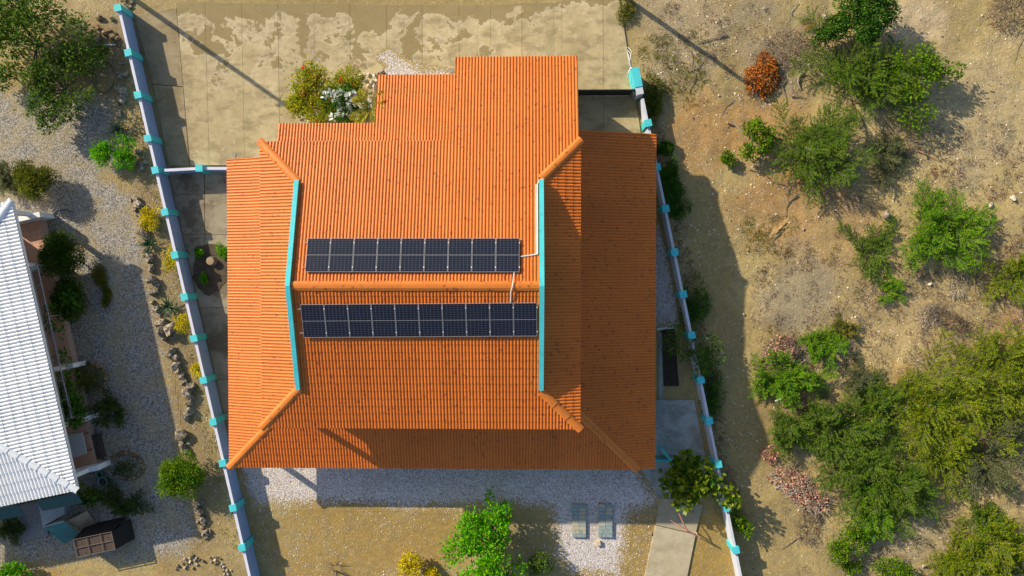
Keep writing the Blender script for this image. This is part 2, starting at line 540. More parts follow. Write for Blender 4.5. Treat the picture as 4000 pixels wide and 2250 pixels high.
# white gravel along the south side of the house, spilling into the yard
area_sheet('white_gravel_bed', V2(P(905, 1790), T('I', 1920, 900), T('J', 200, 895), T('J', 800, 900), T('J', 1300, 930), T('J', 1900, 900), T('K', 300, 930), T('K', 330, 1080),
           T('K', 330, 1250), T('K', 440, 1420), T('K', 820, 1449), T('K', 850, 1150), T('K', 900, 950), T('K', 1090, 895), T('K', 1010, 740), T('K', 960, 640), P(2480, 1650), P(905, 1650)),
           0.012, M['gravel_white'], 'white gravel along the shaded side of the house', hard=[(-17.4, -12.0, 0.976, 0.2177)])
area_sheet('side_gravel', V2(P(2540, 880), P(2585, 880), P(2612, 960), P(2640, 1100), P(2662, 1270), P(2540, 1275)), 0.012, M['gravel_white'],
           'strip of white gravel between house and right wall', cell=0.1, grow=0.12, hard=[(8.32, 1.2, -0.979, -0.205)])
area_sheet('gravel_spill', V2(T('B', 930, 430), T('B', 980, 395), T('B', 1070, 430), T('B', 1180, 500), T('B', 1480, 550), T('B', 1480, 620), T('B', 940, 620), T('B', 1000, 500)),
           0.094, M['gravel_white'], 'white gravel spilled on the driveway beside the planter rocks', cell=0.1, grow=0.3)

# driveway slabs
def slab_strip(name, label, strips, z1, mat, z0=-0.05, gap=0.022):
    root = empty(name, strips[0][0][:2] + (0,) if isinstance(strips[0][0], tuple) else (strips[0][0].x, strips[0][0].y, 0))
    tag(root, label, kind='structure')
    for k, quad in enumerate(strips):
        pts = [Vector((p[0], p[1])) for p in quad]
        cen = sum(pts, Vector((0, 0))) / len(pts)
        pts = [p + (cen - p).normalized() * gap * 1.3 for p in pts]
        mb = MB().prism(pts, z0, z1 + random.uniform(-0.005, 0.005), 0.008)
        mb.build('concrete_slab', mat, root)
    return root

joints = [((690, 10), (745, 640)), ((802, 8), (820, 640)), ((945, 12), (958, 640)), ((1086, 14), (1096, 640)), ((1228, 14), (1232, 640)), ((1368, 16), (1372, 640)), ((1509, 18), (1513, 640)),
          ((1650, 18), (1653, 640)), ((1793, 20), (1795, 640)), ((1867, 20), (1867, 640)), ((1916, 20), (1916, 640)), ((2038, 12), (2038, 640)), ((2164, 10), (2163, 640)),
          ((2195, 2), (2195, 640)), ((2355, -10), (2357, 640)), ((2417, -14), (2515, 600))]
strips = []
for k in range(len(joints) - 1):
    a, b = joints[k], joints[k + 1]
    yb = 648 if k < 10 else 560
    def at(j, y):
        f = (y - j[0][1]) / (j[1][1] - j[0][1])
        return P(j[0][0] + (j[1][0] - j[0][0]) * f, y)
    ym = 330 if k >= 12 else None
    strips.append([at(a, a[0][1]), at(b, b[0][1]), at(b, yb), at(a, yb)])
slab_strip('driveway', 'pale concrete driveway in front of the house', strips, 0.085, M['concrete_drive'])
# a margin of dirty concrete between the first slab and the left wall
left_margin = [[P(525, 60), P(690, 30), P(717, 340), P(600, 330)], [P(600, 330), P(717, 340), P(742, 648), P(662, 650)]]
slab_strip('driveway_margin', 'dusty concrete margin beside the left boundary wall', left_margin, 0.05, M['concrete_margin'])
side = []
ys = [672, 760, 918, 1060, 1200, 1330, 1480, 1640, 1790]
for k in range(len(ys) - 1):
    a, b = ys[k], ys[k + 1]
    wl = lambda yy: P(0, yy).y
    xl = lambda yy: wall_x_left(wl(yy)) + 0.16
    m0, m1 = P(800, a).x, P(800, b).x
    if xl(a) < m0 - 0.7 and xl(b) < m0 - 0.7:
        side.append([(xl(a), wl(a)), (m0, wl(a)), (m0, wl(b)), (xl(b), wl(b))])
        side.append([(m0, wl(a)), (-14.25, wl(a)), (-14.25, wl(b)), (m0, wl(b))])
    else:
        side.append([(xl(a), wl(a)), (-14.25, wl(a)), (-14.25, wl(b)), (xl(b), wl(b))])
slab_strip('side_yard_paving', 'grey stained concrete between left wall and house', side, 0.04, M['concrete_side'])
path = [[T('K', 1110, 850), T('K', 1260, 870), T('K', 1440, 905), T('K', 1385, 1130), T('K', 1080, 1060)][:5],
        [T('K', 1080, 1062), T('K', 1385, 1132), T('K', 1300, 1560), T('K', 975, 1560)]]
slab_strip('garden_path', 'concrete path running down from the right corner of the house', path, 0.10, M['concrete_path'])
east = [[P(2545, 1560), P(2712, 1560), P(2755, 1780), P(2545, 1780)], [P(2500, 1782), P(2756, 1782), P(2800, 1900), P(2650, 1935), P(2572, 1955), P(2540, 1890), P(2500, 1825)],
        [P(2572, 1300), P(2585, 1300), P(2590, 1558), P(2572, 1558)]]
slab_strip('side_paving', 'blue-grey concrete paving beside the right corner of the house', east, 0.05, M['concrete_east'])
# ------------------------------------------------------------------ roof, wall and trim materials
def roof_mat(name, c1, c2, spot, spot_amt, rough=0.45):
    t = NT(name)
    col = t.mix(t.ramp(t.noise(0.5, 4), (0.3, 0.0), (0.7, 1.0)), c1, c2)
    oi = t.n('ShaderNodeObjectInfo').outputs['Random']
    hs = t.n('ShaderNodeHueSaturation'); t.l(col, hs.inputs['Color'])
    mr = t.n('ShaderNodeMapRange'); t.l(oi, mr.inputs[0]); mr.inputs[3].default_value = 0.95; mr.inputs[4].default_value = 1.05
    t.l(mr.outputs[0], hs.inputs['Value']); col = hs.outputs[0]
    wp = t.n('ShaderNodeVectorMath', operation='ADD'); t.l(t.pos(), wp.inputs[0])
    nv = t.n('ShaderNodeTexNoise'); nv.inputs['Scale'].default_value = 4.0; t.l(t.pos(), nv.inputs['Vector'])
    sc_ = t.n('ShaderNodeVectorMath', operation='SCALE'); sc_.inputs['Scale'].default_value = 0.35; t.l(nv.outputs['Color'], sc_.inputs[0])
    t.l(sc_.outputs[0], wp.inputs[1])
    v = t.n('ShaderNodeTexVoronoi'); v.inputs['Scale'].default_value = 3.4; t.l(wp.outputs[0], v.inputs['Vector'])
    m = t.math('MULTIPLY', t.ramp(v.outputs['Distance'], (0.12, 1.0), (0.34, 0.0)), t.ramp(t.noise(2.6, 3), (0.44, 0.0), (0.54, 1.0)))
    col = t.mix(t.math('MULTIPLY', m, spot_amt), col, spot)
    col = t.mix(t.math('MULTIPLY', t.ramp(t.noise(7, 5, 0.7), (0.55, 0.0), (0.7, 1.0)), 0.22 * min(1, spot_amt * 1.5)), col, spot)
    M[name] = t.done(col, rough, 0.35, t.bump(t.noise(30, 2), 0.1, 0.003))
roof_mat('roof_orange', (0.60, 0.160, 0.022), (0.66, 0.185, 0.028), (0.14, 0.032, 0.018), 0.62)
roof_mat('roof_white', (0.82, 0.83, 0.84), (0.88, 0.885, 0.89), (0.45, 0.47, 0.5), 0.25)
roof_mat('cap_orange', (0.62, 0.178, 0.024), (0.68, 0.205, 0.030), (0.16, 0.045, 0.022), 0.8)
paint('cap_white', (0.72, 0.76, 0.82), 0.05, 2.0, 0.45, 0.05)
paint('teal', (0.075, 0.56, 0.62), 0.08, 4.0, 0.6, 0.1, dirt=(0.03, 0.30, 0.36), dirt_amt=0.35)
paint('wall_top_sunlit', (0.60, 0.62, 0.74), 0.05, 2.0, 0.8, 0.2)  # top of the left walls, sunlit tone put into the colour
paint('wall_shaded_blue', (0.23, 0.36, 0.62), 0.07, 2.0, 0.8, 0.25, dirt=(0.30, 0.33, 0.42), dirt_amt=0.4)  # same wall's face, shade painted in as a darker, bluer colour
paint('house_wall', (0.66, 0.62, 0.50), 0.06, 2.0, 0.8, 0.2)
paint('white_paint', (0.74, 0.76, 0.78), 0.05, 2.0, 0.7, 0.15, dirt=(0.5, 0.5, 0.48), dirt_amt=0.3)
paint('soffit', (0.55, 0.42, 0.30), 0.1, 2.0, 0.8, 0.1)
paint('black_metal', (0.012, 0.012, 0.014), 0.2, 4, 0.45, 0.05, 0.5)
paint('grey_metal', (0.25, 0.26, 0.28), 0.1, 4, 0.5, 0.05, 0.5)
paint('aluminium', (0.30, 0.31, 0.33), 0.05, 4, 0.35, 0.02, 0.5)

# ------------------------------------------------------------------ profiled roof sheets
PROF = [(0.0, 0.0), (0.10, 0.0), (0.24, 0.85), (0.36, 1.0), (0.56, 1.0), (0.70, 0.80), (0.84, 0.0)]
def clip_poly(bm, poly):
    n = len(poly)
    cx = sum(p[0] for p in poly) / n; cy = sum(p[1] for p in poly) / n
    for k in range(n):
        a, b = Vector((poly[k][0], poly[k][1], 0)), Vector((poly[(k + 1) % n][0], poly[(k + 1) % n][1], 0))
        e = b - a
        if e.length < 1e-6: continue
        nrm = Vector((e.y, -e.x, 0)).normalized()
        if nrm.dot(Vector((cx, cy, 0)) - a) > 0: nrm = -nrm
        g = bm.verts[:] + bm.edges[:] + bm.faces[:]
        if not g: return
        bmesh.ops.bisect_plane(bm, geom=g, plane_co=a, plane_no=nrm, clear_outer=True, dist=1e-5)

def slope_sheets(parent, mat, O, e, up, z0, pitch, length, run, regions, period=0.167, amp=0.042, course=0.42, step=0.022, nper=7, name='roof_sheet', s_off=0.0):
    """profiled metal sheets on one slope. O: eave start, e: along the eave, up: uphill (both plan unit vectors)"""
    O, e, up = Vector((*O, 0)), Vector((*e, 0)).normalized(), Vector((*up, 0)).normalized()
    tan = math.tan(pitch)
    cplan = course * math.cos(pitch)
    nsheet = math.ceil(length / (period * nper))
    ts = []
    k = 0
    while k * cplan < run + 1e-6:
        ts.append((k * cplan + 1e-4, step)); ts.append((min((k + 1) * cplan, run + 0.02) - 1e-4, 0.0)); k += 1
    for q in range(nsheet):
        ss = []
        for i in range(nper):
            for f, h in PROF: ss.append(((q * nper + i + f) * period, h))
        ss.append(((q + 1) * nper * period, 0.0))
        ss = [(max(-0.02, s_ - s_off), h) for s_, h in ss]
        nz = Vector((0, 0, 1))
        verts = []
        jig = random.uniform(-0.004, 0.004)
        for (tt, dz) in ts:
            for (sv, h) in ss:
                p = O + e * sv + up * (tt + random.uniform(-0.002, 0.002)) + nz * (z0 + tan * tt + dz + amp * h + jig)
                verts.append(p)
        nc = len(ss)
        faces = [(r_ * nc + i, r_ * nc + i + 1, (r_ + 1) * nc + i + 1, (r_ + 1) * nc + i) for r_ in range(len(ts) - 1) for i in range(nc - 1)]
        tot = bmesh.new()
        for poly in regions:
            s_lo = min((Vector((*p, 0)) - O).dot(e) for p in poly); s_hi = max((Vector((*p, 0)) - O).dot(e) for p in poly)
            if ss[-1][0] < s_lo or ss[0][0] > s_hi: continue
            me = bpy.data.meshes.new('tmp'); me.from_pydata(verts, [], faces)
            bm = bmesh.new(); bm.from_mesh(me); bpy.data.meshes.remove(me)
            clip_poly(bm, poly)
            if bm.faces:
                me = bpy.data.meshes.new('tmp'); bm.to_mesh(me); tot.from_mesh(me); bpy.data.meshes.remove(me)
            bm.free()
        if tot.faces:
            me = bpy.data.meshes.new(name)
            for f in tot.faces:
                f.smooth = False
                if f.normal.z < 0: f.normal_flip()
            tot.to_mesh(me)
            link(name, me, parent, mat)
        tot.free()

def slope_deck(regions, O, up, z0, pitch, lo=-0.16, hi=-0.03):
    """boards under the sheets, one solid per region"""
    mb = MB()
    O, up = Vector(O), Vector(up).normalized()
    tan = math.tan(pitch)
    for poly in regions:
        n = len(poly)
        cen = sum((Vector(p) for p in poly), Vector((0, 0))) / n
        pl = [Vector(p) + (cen - Vector(p)).normalized() * 0.03 for p in poly]
        zz = [z0 + tan * (p - O).dot(up) for p in pl]
        mb.hexa([(p.x, p.y, z + lo) for p, z in zip(pl, zz)], [(p.x, p.y, z + hi) for p, z in zip(pl, zz)])
    return mb

def cap_run(parent, mat, a, b, name, w=0.27, rise=0.035, drop=0.045, seg=1.09, lift=0.055, side_drop=None):
    """angular ridge or hip caps laid end to end from a (low) to b (high)"""
    a, b = Vector(a), Vector(b)
    L = (b - a).length
    d = (b - a).normalized()
    u = d.cross(Vector((0, 0, 1))).normalized()
    v = u.cross(d)
    n = max(1, round(L / seg))
    for k in range(n):
        p0, p1 = a + d * (L * k / n - 0.03), a + d * (L * (k + 1) / n + 0.03)
        q0, q1 = 0.028, 0.0
        prof = [(-w, -drop), (-w * 0.45, rise * 0.75), (0, rise), (w * 0.45, rise * 0.75), (w, -drop)]
        r0 = [p0 + u * x * 1.03 + v * (y + lift + q0) for x, y in prof]
        r1 = [p1 + u * x + v * (y + lift + q1) for x, y in prof]
        bot0 = [p - v * 0.02 for p in r0]; bot1 = [p - v * 0.02 for p in r1]
        mb = MB()
        m = len(prof)
        vs = r0 + r1 + bot0 + bot1
        fs = [(i, i + 1, m + i + 1, m + i) for i in range(m - 1)] + [(2 * m + i, 3 * m + i, 3 * m + i + 1, 2 * m + i + 1) for i in range(m - 1)]
        fs += [(i, 2 * m + i, 2 * m + i + 1, i + 1) for i in range(m - 1)] + [(m + i, m + i + 1, 3 * m + i + 1, 3 * m + i) for i in range(m - 1)]
        fs += [(0, m, 3 * m, 2 * m), (m - 1, 3 * m - 1, 4 * m - 1, 2 * m - 1)]
        mb.add(vs, fs)
        # screw heads
        for f in (0.15, 0.85):
            for sx in (-0.8, 0.8):
                pc = p0.lerp(p1, f) + u * (w * sx) + v * (lift - drop * 0.45 + 0.01)
                mb.box(pc, (0.035, 0.035, 0.03))
        mb.build(name, mat, parent)

# ------------------------------------------------------------------ the house
PITCH = R(15.5); TP = math.tan(PITCH)
UX0, UX1, UY0, UY1, UZ = -13.72, 2.72, -7.95, 6.80, 6.30       # eaves of the upper roof
RY = -0.58                                                     # ridge line
GX0, GX1 = -11.58, 0.70                                        # gable walls
HT = GX0 - UX0                                                 # width of the skirt below the gables
RZ = UZ + TP * (UY1 - RY)
LX0, LX1, LY0, LZ = -16.94, 7.22, -11.0, 2.75                  # eaves of the lower roof
WX0, WX1, WY0, WY1 = -12.75, 1.85, -6.85, 5.9                  # upper storey walls

house = empty('orange_roof_house', (-5.5, -0.6, 0))
tag(house, 'two-storey house with bright orange tiled metal roofs and turquoise gable edges', 'house')

MB().box(((-14.2 + 4.6) / 2, (-8.4 + 6.0) / 2, 1.3), (18.8, 14.4, 2.6)).build('ground_floor_wall', M['house_wall'], house)
MB().box(((WX0 + WX1) / 2, (WY0 + WY1) / 2, 4.45), (WX1 - WX0, WY1 - WY0, 3.6)).build('upper_floor_wall', M['house_wall'], house)
MB().box((-0.6, 8.6, 2.2), (5.4, 4.6, 4.3)).build('carport_wall', M['house_wall'], house)
MB().box((-6.1, 7.9, 1.5), (4.2, 4.0, 2.9)).build('entrance_wall', M['house_wall'], house)

def roof_part(name, slopes, mat=M['soffit']):
    """slopes: list of (regions, O, e, up, z0, length, run)"""
    deck = MB()
    for (regions, O, e, up, z0, length, run) in slopes:
        d = slope_deck(regions, O, up, z0, PITCH)
        deck.add(d.v, d.f)
    part = deck.build(name, mat, house)
    for (regions, O, e, up, z0, length, run) in slopes:
        slope_sheets(part, M['roof_orange'], O, e, up, z0, PITCH, length, run, regions)
    return part

CY1 = 11.42; CX0, CX1 = -3.80, 2.62                            # the long slope over the carport
nreg = [[(CX0, CY1), (CX1, CY1), (CX1, UY1), (CX0, UY1)],
        [(UX0, UY1), (UX1, UY1), (GX1, UY1 - (UX1 - GX1)), (GX0, UY1 - HT)],
        [(GX0, UY1 - HT), (GX1, UY1 - (UX1 - GX1)), (GX1, RY), (GX0, RY)]]
sreg = [[(UX0, UY0), (UX1, UY0), (GX1, UY0 + (UX1 - GX1)), (GX0, UY0 + HT)],
        [(GX0, UY0 + HT), (GX1, UY0 + (UX1 - GX1)), (GX1, RY), (GX0, RY)]]
wreg = [[(UX0, UY0), (UX0, UY1), (GX0, UY1 - HT), (GX0, UY0 + HT)]]
ereg = [[(UX1, UY0), (UX1, UY1), (GX1, UY1 - (UX1 - GX1)), (GX1, UY0 + (UX1 - GX1))]]
upper = roof_part('upper_roof', [
    (nreg, (UX0, CY1), (1, 0), (0, -1), UZ - TP * (CY1 - UY1), UX1 - UX0, CY1 - RY),
    (sreg, (UX0, UY0), (1, 0), (0, 1), UZ, UX1 - UX0, RY - UY0),
    (wreg, (UX0, UY0), (0, 1), (1, 0), UZ, UY1 - UY0, HT),
    (ereg, (UX1, UY0), (0, 1), (-1, 0), UZ, UY1 - UY0, UX1 - GX1)])
SX1 = 6.18                                                     # corner of the lower hip
EZ = LZ - TP * (LX1 - SX1)
lsouth = [[(LX0, LY0), (SX1, LY0), (SX1 - 4.1, LY0 + 4.1), (LX0 + 4.1, LY0 + 4.1)]]
lwest = [[(LX0, LY0), (LX0 + 4.1, LY0 + 4.1), (LX0 + 4.1, 6.46), (LX0, 6.46)]]
least = [[(LX1, LY0), (LX1, 7.83), (1.9, 7.83), (1.9, LY0 + SX1 - 1.9), (SX1, LY0)]]
lower = roof_part('lower_roof', [
    (lsouth, (LX0, LY0), (1, 0), (0, 1), LZ, SX1 - LX0, 4.1),
    (lwest, (LX0, LY0), (0, 1), (1, 0), LZ, 6.46 - LY0, 4.1),
    (least, (LX1, LY0), (0, 1), (-1, 0), EZ, 7.83 - LY0, LX1 - 1.9)])
NY = 11.07
nlow = [[(-8.33, NY), (-3.86, NY), (-3.86, 6.0), (-8.33, 6.0)], [(-13.62, 8.25), (-8.33, 8.25), (-8.33, 6.0), (-13.62, 6.0)]]
entry = roof_part('entrance_roof', [(nlow, (-13.62, NY), (1, 0), (0, -1), 3.0, 9.8, 5.1)])

cap_run(upper, M['cap_orange'], (GX0 + 0.08, RY, RZ), (GX1 - 0.08, RY, RZ), 'ridge_cap', w=0.23, seg=1.12)
for (cx, cy, gx, gy) in ((UX0, UY1, GX0, UY1 - HT), (UX0, UY0, GX0, UY0 + HT), (UX1, UY1, GX1, UY1 - (UX1 - GX1)), (UX1, UY0, GX1, UY0 + (UX1 - GX1))):
    cap_run(upper, M['cap_orange'], (cx, cy, UZ), (gx, gy, UZ + TP * HT), 'hip_cap', w=0.21, seg=1.0)
cap_run(lower, M['cap_orange'], (LX0, LY0, LZ), (LX0 + 4.0, LY0 + 4.0, LZ + TP * 4.0), 'hip_cap', w=0.21, seg=1.3)
cap_run(lower, M['cap_orange'], (SX1, LY0, LZ), (SX1 - 4.0, LY0 + 4.0, LZ + TP * 4.0), 'hip_cap', w=0.21, seg=1.1)

# gable walls with turquoise coping
for gx, sgn in ((GX0, -1), (GX1, 1)):
    y0, y1 = UY0 + HT + 0.0, UY1 - HT - 0.0
    zlo = UZ + TP * HT - 0.3
    def ztop(y): return UZ + TP * min(UY1 - y, y - UY0) + 0.16
    th = 0.09
    ring = lambda x: [(x, y0, zlo), (x, y1, zlo), (x, y1, ztop(y1)), (x, RY, ztop(RY)), (x, y0, ztop(y0))]
    gw = MB().hexa(ring(gx - th), ring(gx + th)).build('gable_wall', M['teal'], house)
    for ya, yb in ((y0 - 0.04, RY), (y1 + 0.04, RY)):
        lo = [(gx - 0.115, ya, ztop(ya) + 0.003), (gx + 0.115, ya, ztop(ya) + 0.003), (gx + 0.115, yb, ztop(yb) + 0.003), (gx - 0.115, yb, ztop(yb) + 0.003)]
        MB().hexa(lo, [(x, y, z + 0.07) for x, y, z in lo]).build('coping', M['teal'], gw)

# porch columns that carry the roof corners
def column(x, y, z0, z1, wd=0.26):
    mb = MB().box((x, y, (z0 + z1) / 2), (wd, wd, z1 - z0)).box((x, y, z0 + 0.1), (wd + 0.1, wd + 0.1, 0.2)).box((x, y, z1 - 0.08), (wd + 0.08, wd + 0.08, 0.16))
    mb.build('column', M['white_paint'], house)
column(-13.15, -7.4, LZ + TP * 3.3 - 0.1, UZ + 0.0)
column(1.9, -7.4, LZ + TP * 3.3 - 0.1, UZ + 0.0)
for x, y in ((-16.4, -10.5), (-10.5, -10.5), (-4.5, -10.5), (1.2, -10.5), (6.0, -10.5), (-16.4, 0.5), (5.6, 0.5), (5.6, 7.2), (-16.4, 5.9)):
    column(x, y, 0, LZ - 0.02)
column(2.2, 11.0, 0, 4.85); column(-3.5, 11.0, 0, 4.85)

# white conduit along the right gable and across to the panels
mb = MB()
xx = GX1 - 0.20
pts = [(xx, y, UZ + TP * min(UY1 - y, y - UY0) + 0.09) for y in np.linspace(UY1 - HT - 0.2, RY + 1.55, 14)]
mb.tube(pts, 0.028, 6)
mb.tube([(p[0] - 0.07, p[1], p[2]) for p in pts], 0.022, 6)
mb.tube([pts[0], (xx + 0.08, pts[0][1] + 0.22, pts[0][2] - 0.0), (xx + 0.3, pts[0][1] + 0.28, pts[0][2] - 0.05)], 0.025, 6)
pe = pts[-1]
mb.tube([pe, (xx - 0.3, pe[1] - 0.06, pe[2]), (xx - 0.85, pe[1] - 0.13, pe[2] + 0.02)], 0.03, 6)
mb.build('conduit', M['white_paint'], house)
mb = MB().tube([(-0.62, 0.2, RZ - 0.1), (-0.68, RY + 0.3, RZ + 0.12), (-0.72, RY, RZ + 0.16), (-0.8, RY - 0.3, RZ + 0.08), (-0.82, -1.4, RZ - 0.15), (-0.82, -3.1, RZ - 0.62)], 0.02, 6)
mb.build('panel_cable', M['white_paint'], house)
# floodlights on the eaves
for k, (x, y, z) in enumerate(((-16.55, 6.75, 2.55), (-4.2, 11.32, 2.85))):
    fl = empty('floodlight', (x, y, z))
    tag(fl, ('small grey floodlight sticking out at the left end of the house roof', 'small dark floodlight under the front eave beside the carport roof')[k], 'floodlight', 'floodlights on the front eaves')
    MB().box((x, y, z), (0.13, 0.17, 0.12)).build('lamp_housing', M['grey_metal'], fl)
    MB().tube([(x, y - 0.08, z), (x, y - 0.45, z + 0.02)], 0.02, 6).build('bracket', M['grey_metal'], fl)

# ------------------------------------------------------------------ solar panels
def solar_mat(name, cell, line):
    t = NT(name)
    br = t.n('ShaderNodeTexBrick')
    br.offset = 0.0; br.squash = 1.0
    br.inputs['Scale'].default_value = 1.0
    br.inputs['Brick Width'].default_value = 1.09 / 6
    br.inputs['Row Height'].default_value = 0.815 / 9
    br.inputs['Mortar Size'].default_value = 0.0045
    br.inputs['Mortar Smooth'].default_value = 0.0
    br.inputs['Color1'].default_value = (*cell, 1); br.inputs['Color2'].default_value = (*[k * 1.15 for k in cell], 1)
    br.inputs['Mortar'].default_value = (*line, 1)
    t.l(t.obj(), br.inputs['Vector'])
    M[name] = t.done(br.outputs['Color'], 0.28, 0.35)
solar_mat('solar_cells', (0.005, 0.007, 0.020), (0.11, 0.12, 0.14))
PW, PH = 1.134, 1.722
def panel_meshes():
    fr = MB()
    for sx in (-1, 1): fr.box((sx * (PW / 2 - 0.008), 0, 0), (0.016, PH, 0.035))
    for sy in (-1, 1): fr.box((0, sy * (PH / 2 - 0.008), 0.0005), (PW - 0.034, 0.016, 0.034))
    cell = MB().box((1.09 / 2, 0.815 / 2, 0), (1.09, 0.815, 0.012))
    bar = MB().box((0, 0, 0), (1.09, 0.018, 0.014))
    clamp = MB().box((0, 0, 0), (0.045, 0.06, 0.02))
    return fr.mesh('frame', M['aluminium']), cell.mesh('cell_field', M['solar_cells']), bar.mesh('centre_bar', M['aluminium']), clamp.mesh('clamp', M['white_paint'])
FRM, CEL, BAR, CLP = panel_meshes()
ORD = ['first', 'second', 'third', 'fourth', 'fifth', 'sixth', 'seventh', 'eighth', 'ninth', 'tenth']
def panel_row(n, x0, dx, yc, yslope, sgn, rowname, grp, rzrow=0.0):
    """sgn +1: slope falls to the north (+y), -1 to the south"""
    tilt = -PITCH * sgn
    for k in range(n):
        xc = x0 + dx * (k + 0.5)
        yk = yc + yslope * k
        d = abs(yk - RY)
        zc = RZ - TP * d + 0.15 / math.cos(PITCH)
        m = Matrix.Translation((xc, yk, zc)) @ Matrix.Rotation(tilt, 4, 'X') @ Matrix.Rotation(rzrow, 4, 'Z')
        root = empty('solar_panel', (0, 0, 0))
        root.matrix_basis = m
        pos = 'leftmost' if k == 0 else ('rightmost' if k == n - 1 else ORD[k] + ' from the left')
        tag(root, 'dark blue solar panel, %s in the row %s the ridge' % (pos, rowname), 'solar panel', grp)
        def child(nm, me, mm):
            o = link(nm, me, root); o.matrix_basis = m @ mm; return o
        child('frame', FRM, Matrix.Identity(4))
        child('cell_field', CEL, Matrix.Translation((-1.09 / 2, 0.012, 0.004)))
        child('cell_field', CEL, Matrix.Translation((-1.09 / 2, -0.012 - 0.815, 0.004)))
        child('centre_bar', BAR, Matrix.Translation((0, 0, 0.0045)))
        for yy in (-0.62, 0.62):
            child('clamp', CLP, Matrix.Translation((PW / 2 + 0.008, yy, 0.018)))
    # two rails under the row
    for j, yy in enumerate((-0.62, 0.62)):
        def pt(x, kk):
            yk = yc + yslope * kk + yy * math.cos(PITCH)
            return Vector((x, yk, RZ - TP * abs(yk - RY) + 0.10))
        a, b = pt(x0 - 0.17, -0.6), pt(x0 + dx * n + 0.05, n - 0.4)
        mid = (a + b) / 2
        d_ = b - a
        mb = MB(); mb.box(mid, (d_.length, 0.04, 0.04), math.atan2(d_.y, d_.x))
        o = mb.build('mounting_rail', M['aluminium'])
        tag(o, 'aluminium mounting rail under the %s edge of the panel row %s the ridge' % (('lower' if (yy * sgn > 0) else 'upper'), rowname), 'rail', 'rails under the solar panels')
panel_row(9, -10.80, 1.158, 0.925, -0.001, 1, 'above', 'solar panels on the sunny slope')
panel_row(10, -11.05, 1.153, -2.31, 0.010, -1, 'below', 'solar panels on the south slope', math.atan(0.0087))
# ------------------------------------------------------------------ boundary walls
def boundary_wall(name, label, pts, wall_h, pil_h, th=0.15, pil=0.36, mats=('wall_shaded_blue', 'teal'), skip=(), start_free=False, pil_par=None, coping=None):
    root = empty(name, (pts[0][0], pts[0][1], 0))
    tag(root, label, 'wall')
    for k in range(len(pts) - 1):
        a, b = Vector(pts[k][:2]), Vector(pts[k + 1][:2])
        d = (b - a); L = d.length; d.normalize()
        mid = (a + b) / 2
        rz = math.atan2(d.y, d.x)
        MB().box((mid.x, mid.y, wall_h / 2 - 0.05), (L - pil * 0.9, th, wall_h + 0.1), rz).build('wall_panel', M[mats[0]], root)
        if coping: MB().box((mid.x, mid.y, wall_h + 0.016), (L - pil * 0.9, th + 0.012, 0.03), rz).build('sunlit_wall_top', M[coping], root)  # added strip carrying the painted sunlit tone of the wall top
    for k, p in enumerate(pts):
        if k in skip: continue
        a = Vector(pts[max(k - 1, 0)][:2]); b = Vector(pts[min(k + 1, len(pts) - 1)][:2])
        rz = math.atan2((b - a).y, (b - a).x)
        pl = MB().box((p[0], p[1], (pil_h - 0.05) / 2 - 0.05), (pil, pil, pil_h + 0.05), rz).build('pillar', M[mats[1]], root)
        MB().box((p[0], p[1], pil_h - 0.025 + 0.002), (pil + 0.05, pil + 0.05, 0.05), rz).build('pillar_cap', M[mats[1]], pl)
    return root

lw = [P(x, y, 1.3) for x, y in [(460, 30), (500, 205), (537, 370), (575, 540), (612, 664), (660, 828), (698, 996), (735, 1160), (775, 1322), (812, 1485), (850, 1648), (885, 1810), (922, 1985), (957, 2140)]]
ys = [p.y for p in lw]
lw = [Vector((wall_x_left(y), y)) for y in ys]
lw.append(Vector((wall_x_left(-18.7), -18.7)))
boundary_wall('boundary_wall', 'long lavender wall with turquoise pillars between the neighbour\'s gravel and the house', lw, 1.15, 1.32, coping='wall_top_sunlit')
jx = lw[4]
boundary_wall('cross_wall', 'short lavender wall joining the left boundary wall to the house front', [jx + Vector((0.3, 0.0)), P(776, 656, 1.3).xy, Vector((-16.2, P(776, 656, 1.3).y - 0.01))], 1.10, 1.27, skip=(0, 2), coping='wall_top_sunlit')
rw_y = [P(x, y, 1.3).y for x, y in [(2523, 480), (2569, 652), (2592, 815), (2630, 985), (2662, 1150), (2690, 1310), (2728, 1485), (2765, 1645), (2805, 1815), (2840, 1985), (2875, 2150)]]
rw = [Vector((wall_x_right(10.3), 10.3))] + [Vector((wall_x_right(y), y)) for y in rw_y] + [Vector((wall_x_right(-18.6), -18.6))]
paint('wall_pale', (0.55, 0.58, 0.66), 0.07, 2.0, 0.8, 0.25, dirt=(0.36, 0.38, 0.42), dirt_amt=0.4)
rwall = boundary_wall('side_wall', 'pale wall with turquoise pillars between the house and the open lot', rw, 1.15, 1.30, skip=(0,), mats=('wall_pale', 'teal'))
rz_ = math.atan2(rw[1].y - rw[0].y, rw[1].x - rw[0].x)
gp = Vector((6.30, 11.32)); dd = (rw[1] - rw[0]).normalized()
MB().box((gp.x, gp.y, 0.66), (1.12, 0.44, 1.38), rz_).build('end_pier', M['teal'], rwall)
g2 = gp + dd * 0.78
MB().box((g2.x, g2.y, 0.64), (0.42, 0.40, 1.34), rz_).build('gate_pier', M['wall_pale'], rwall)

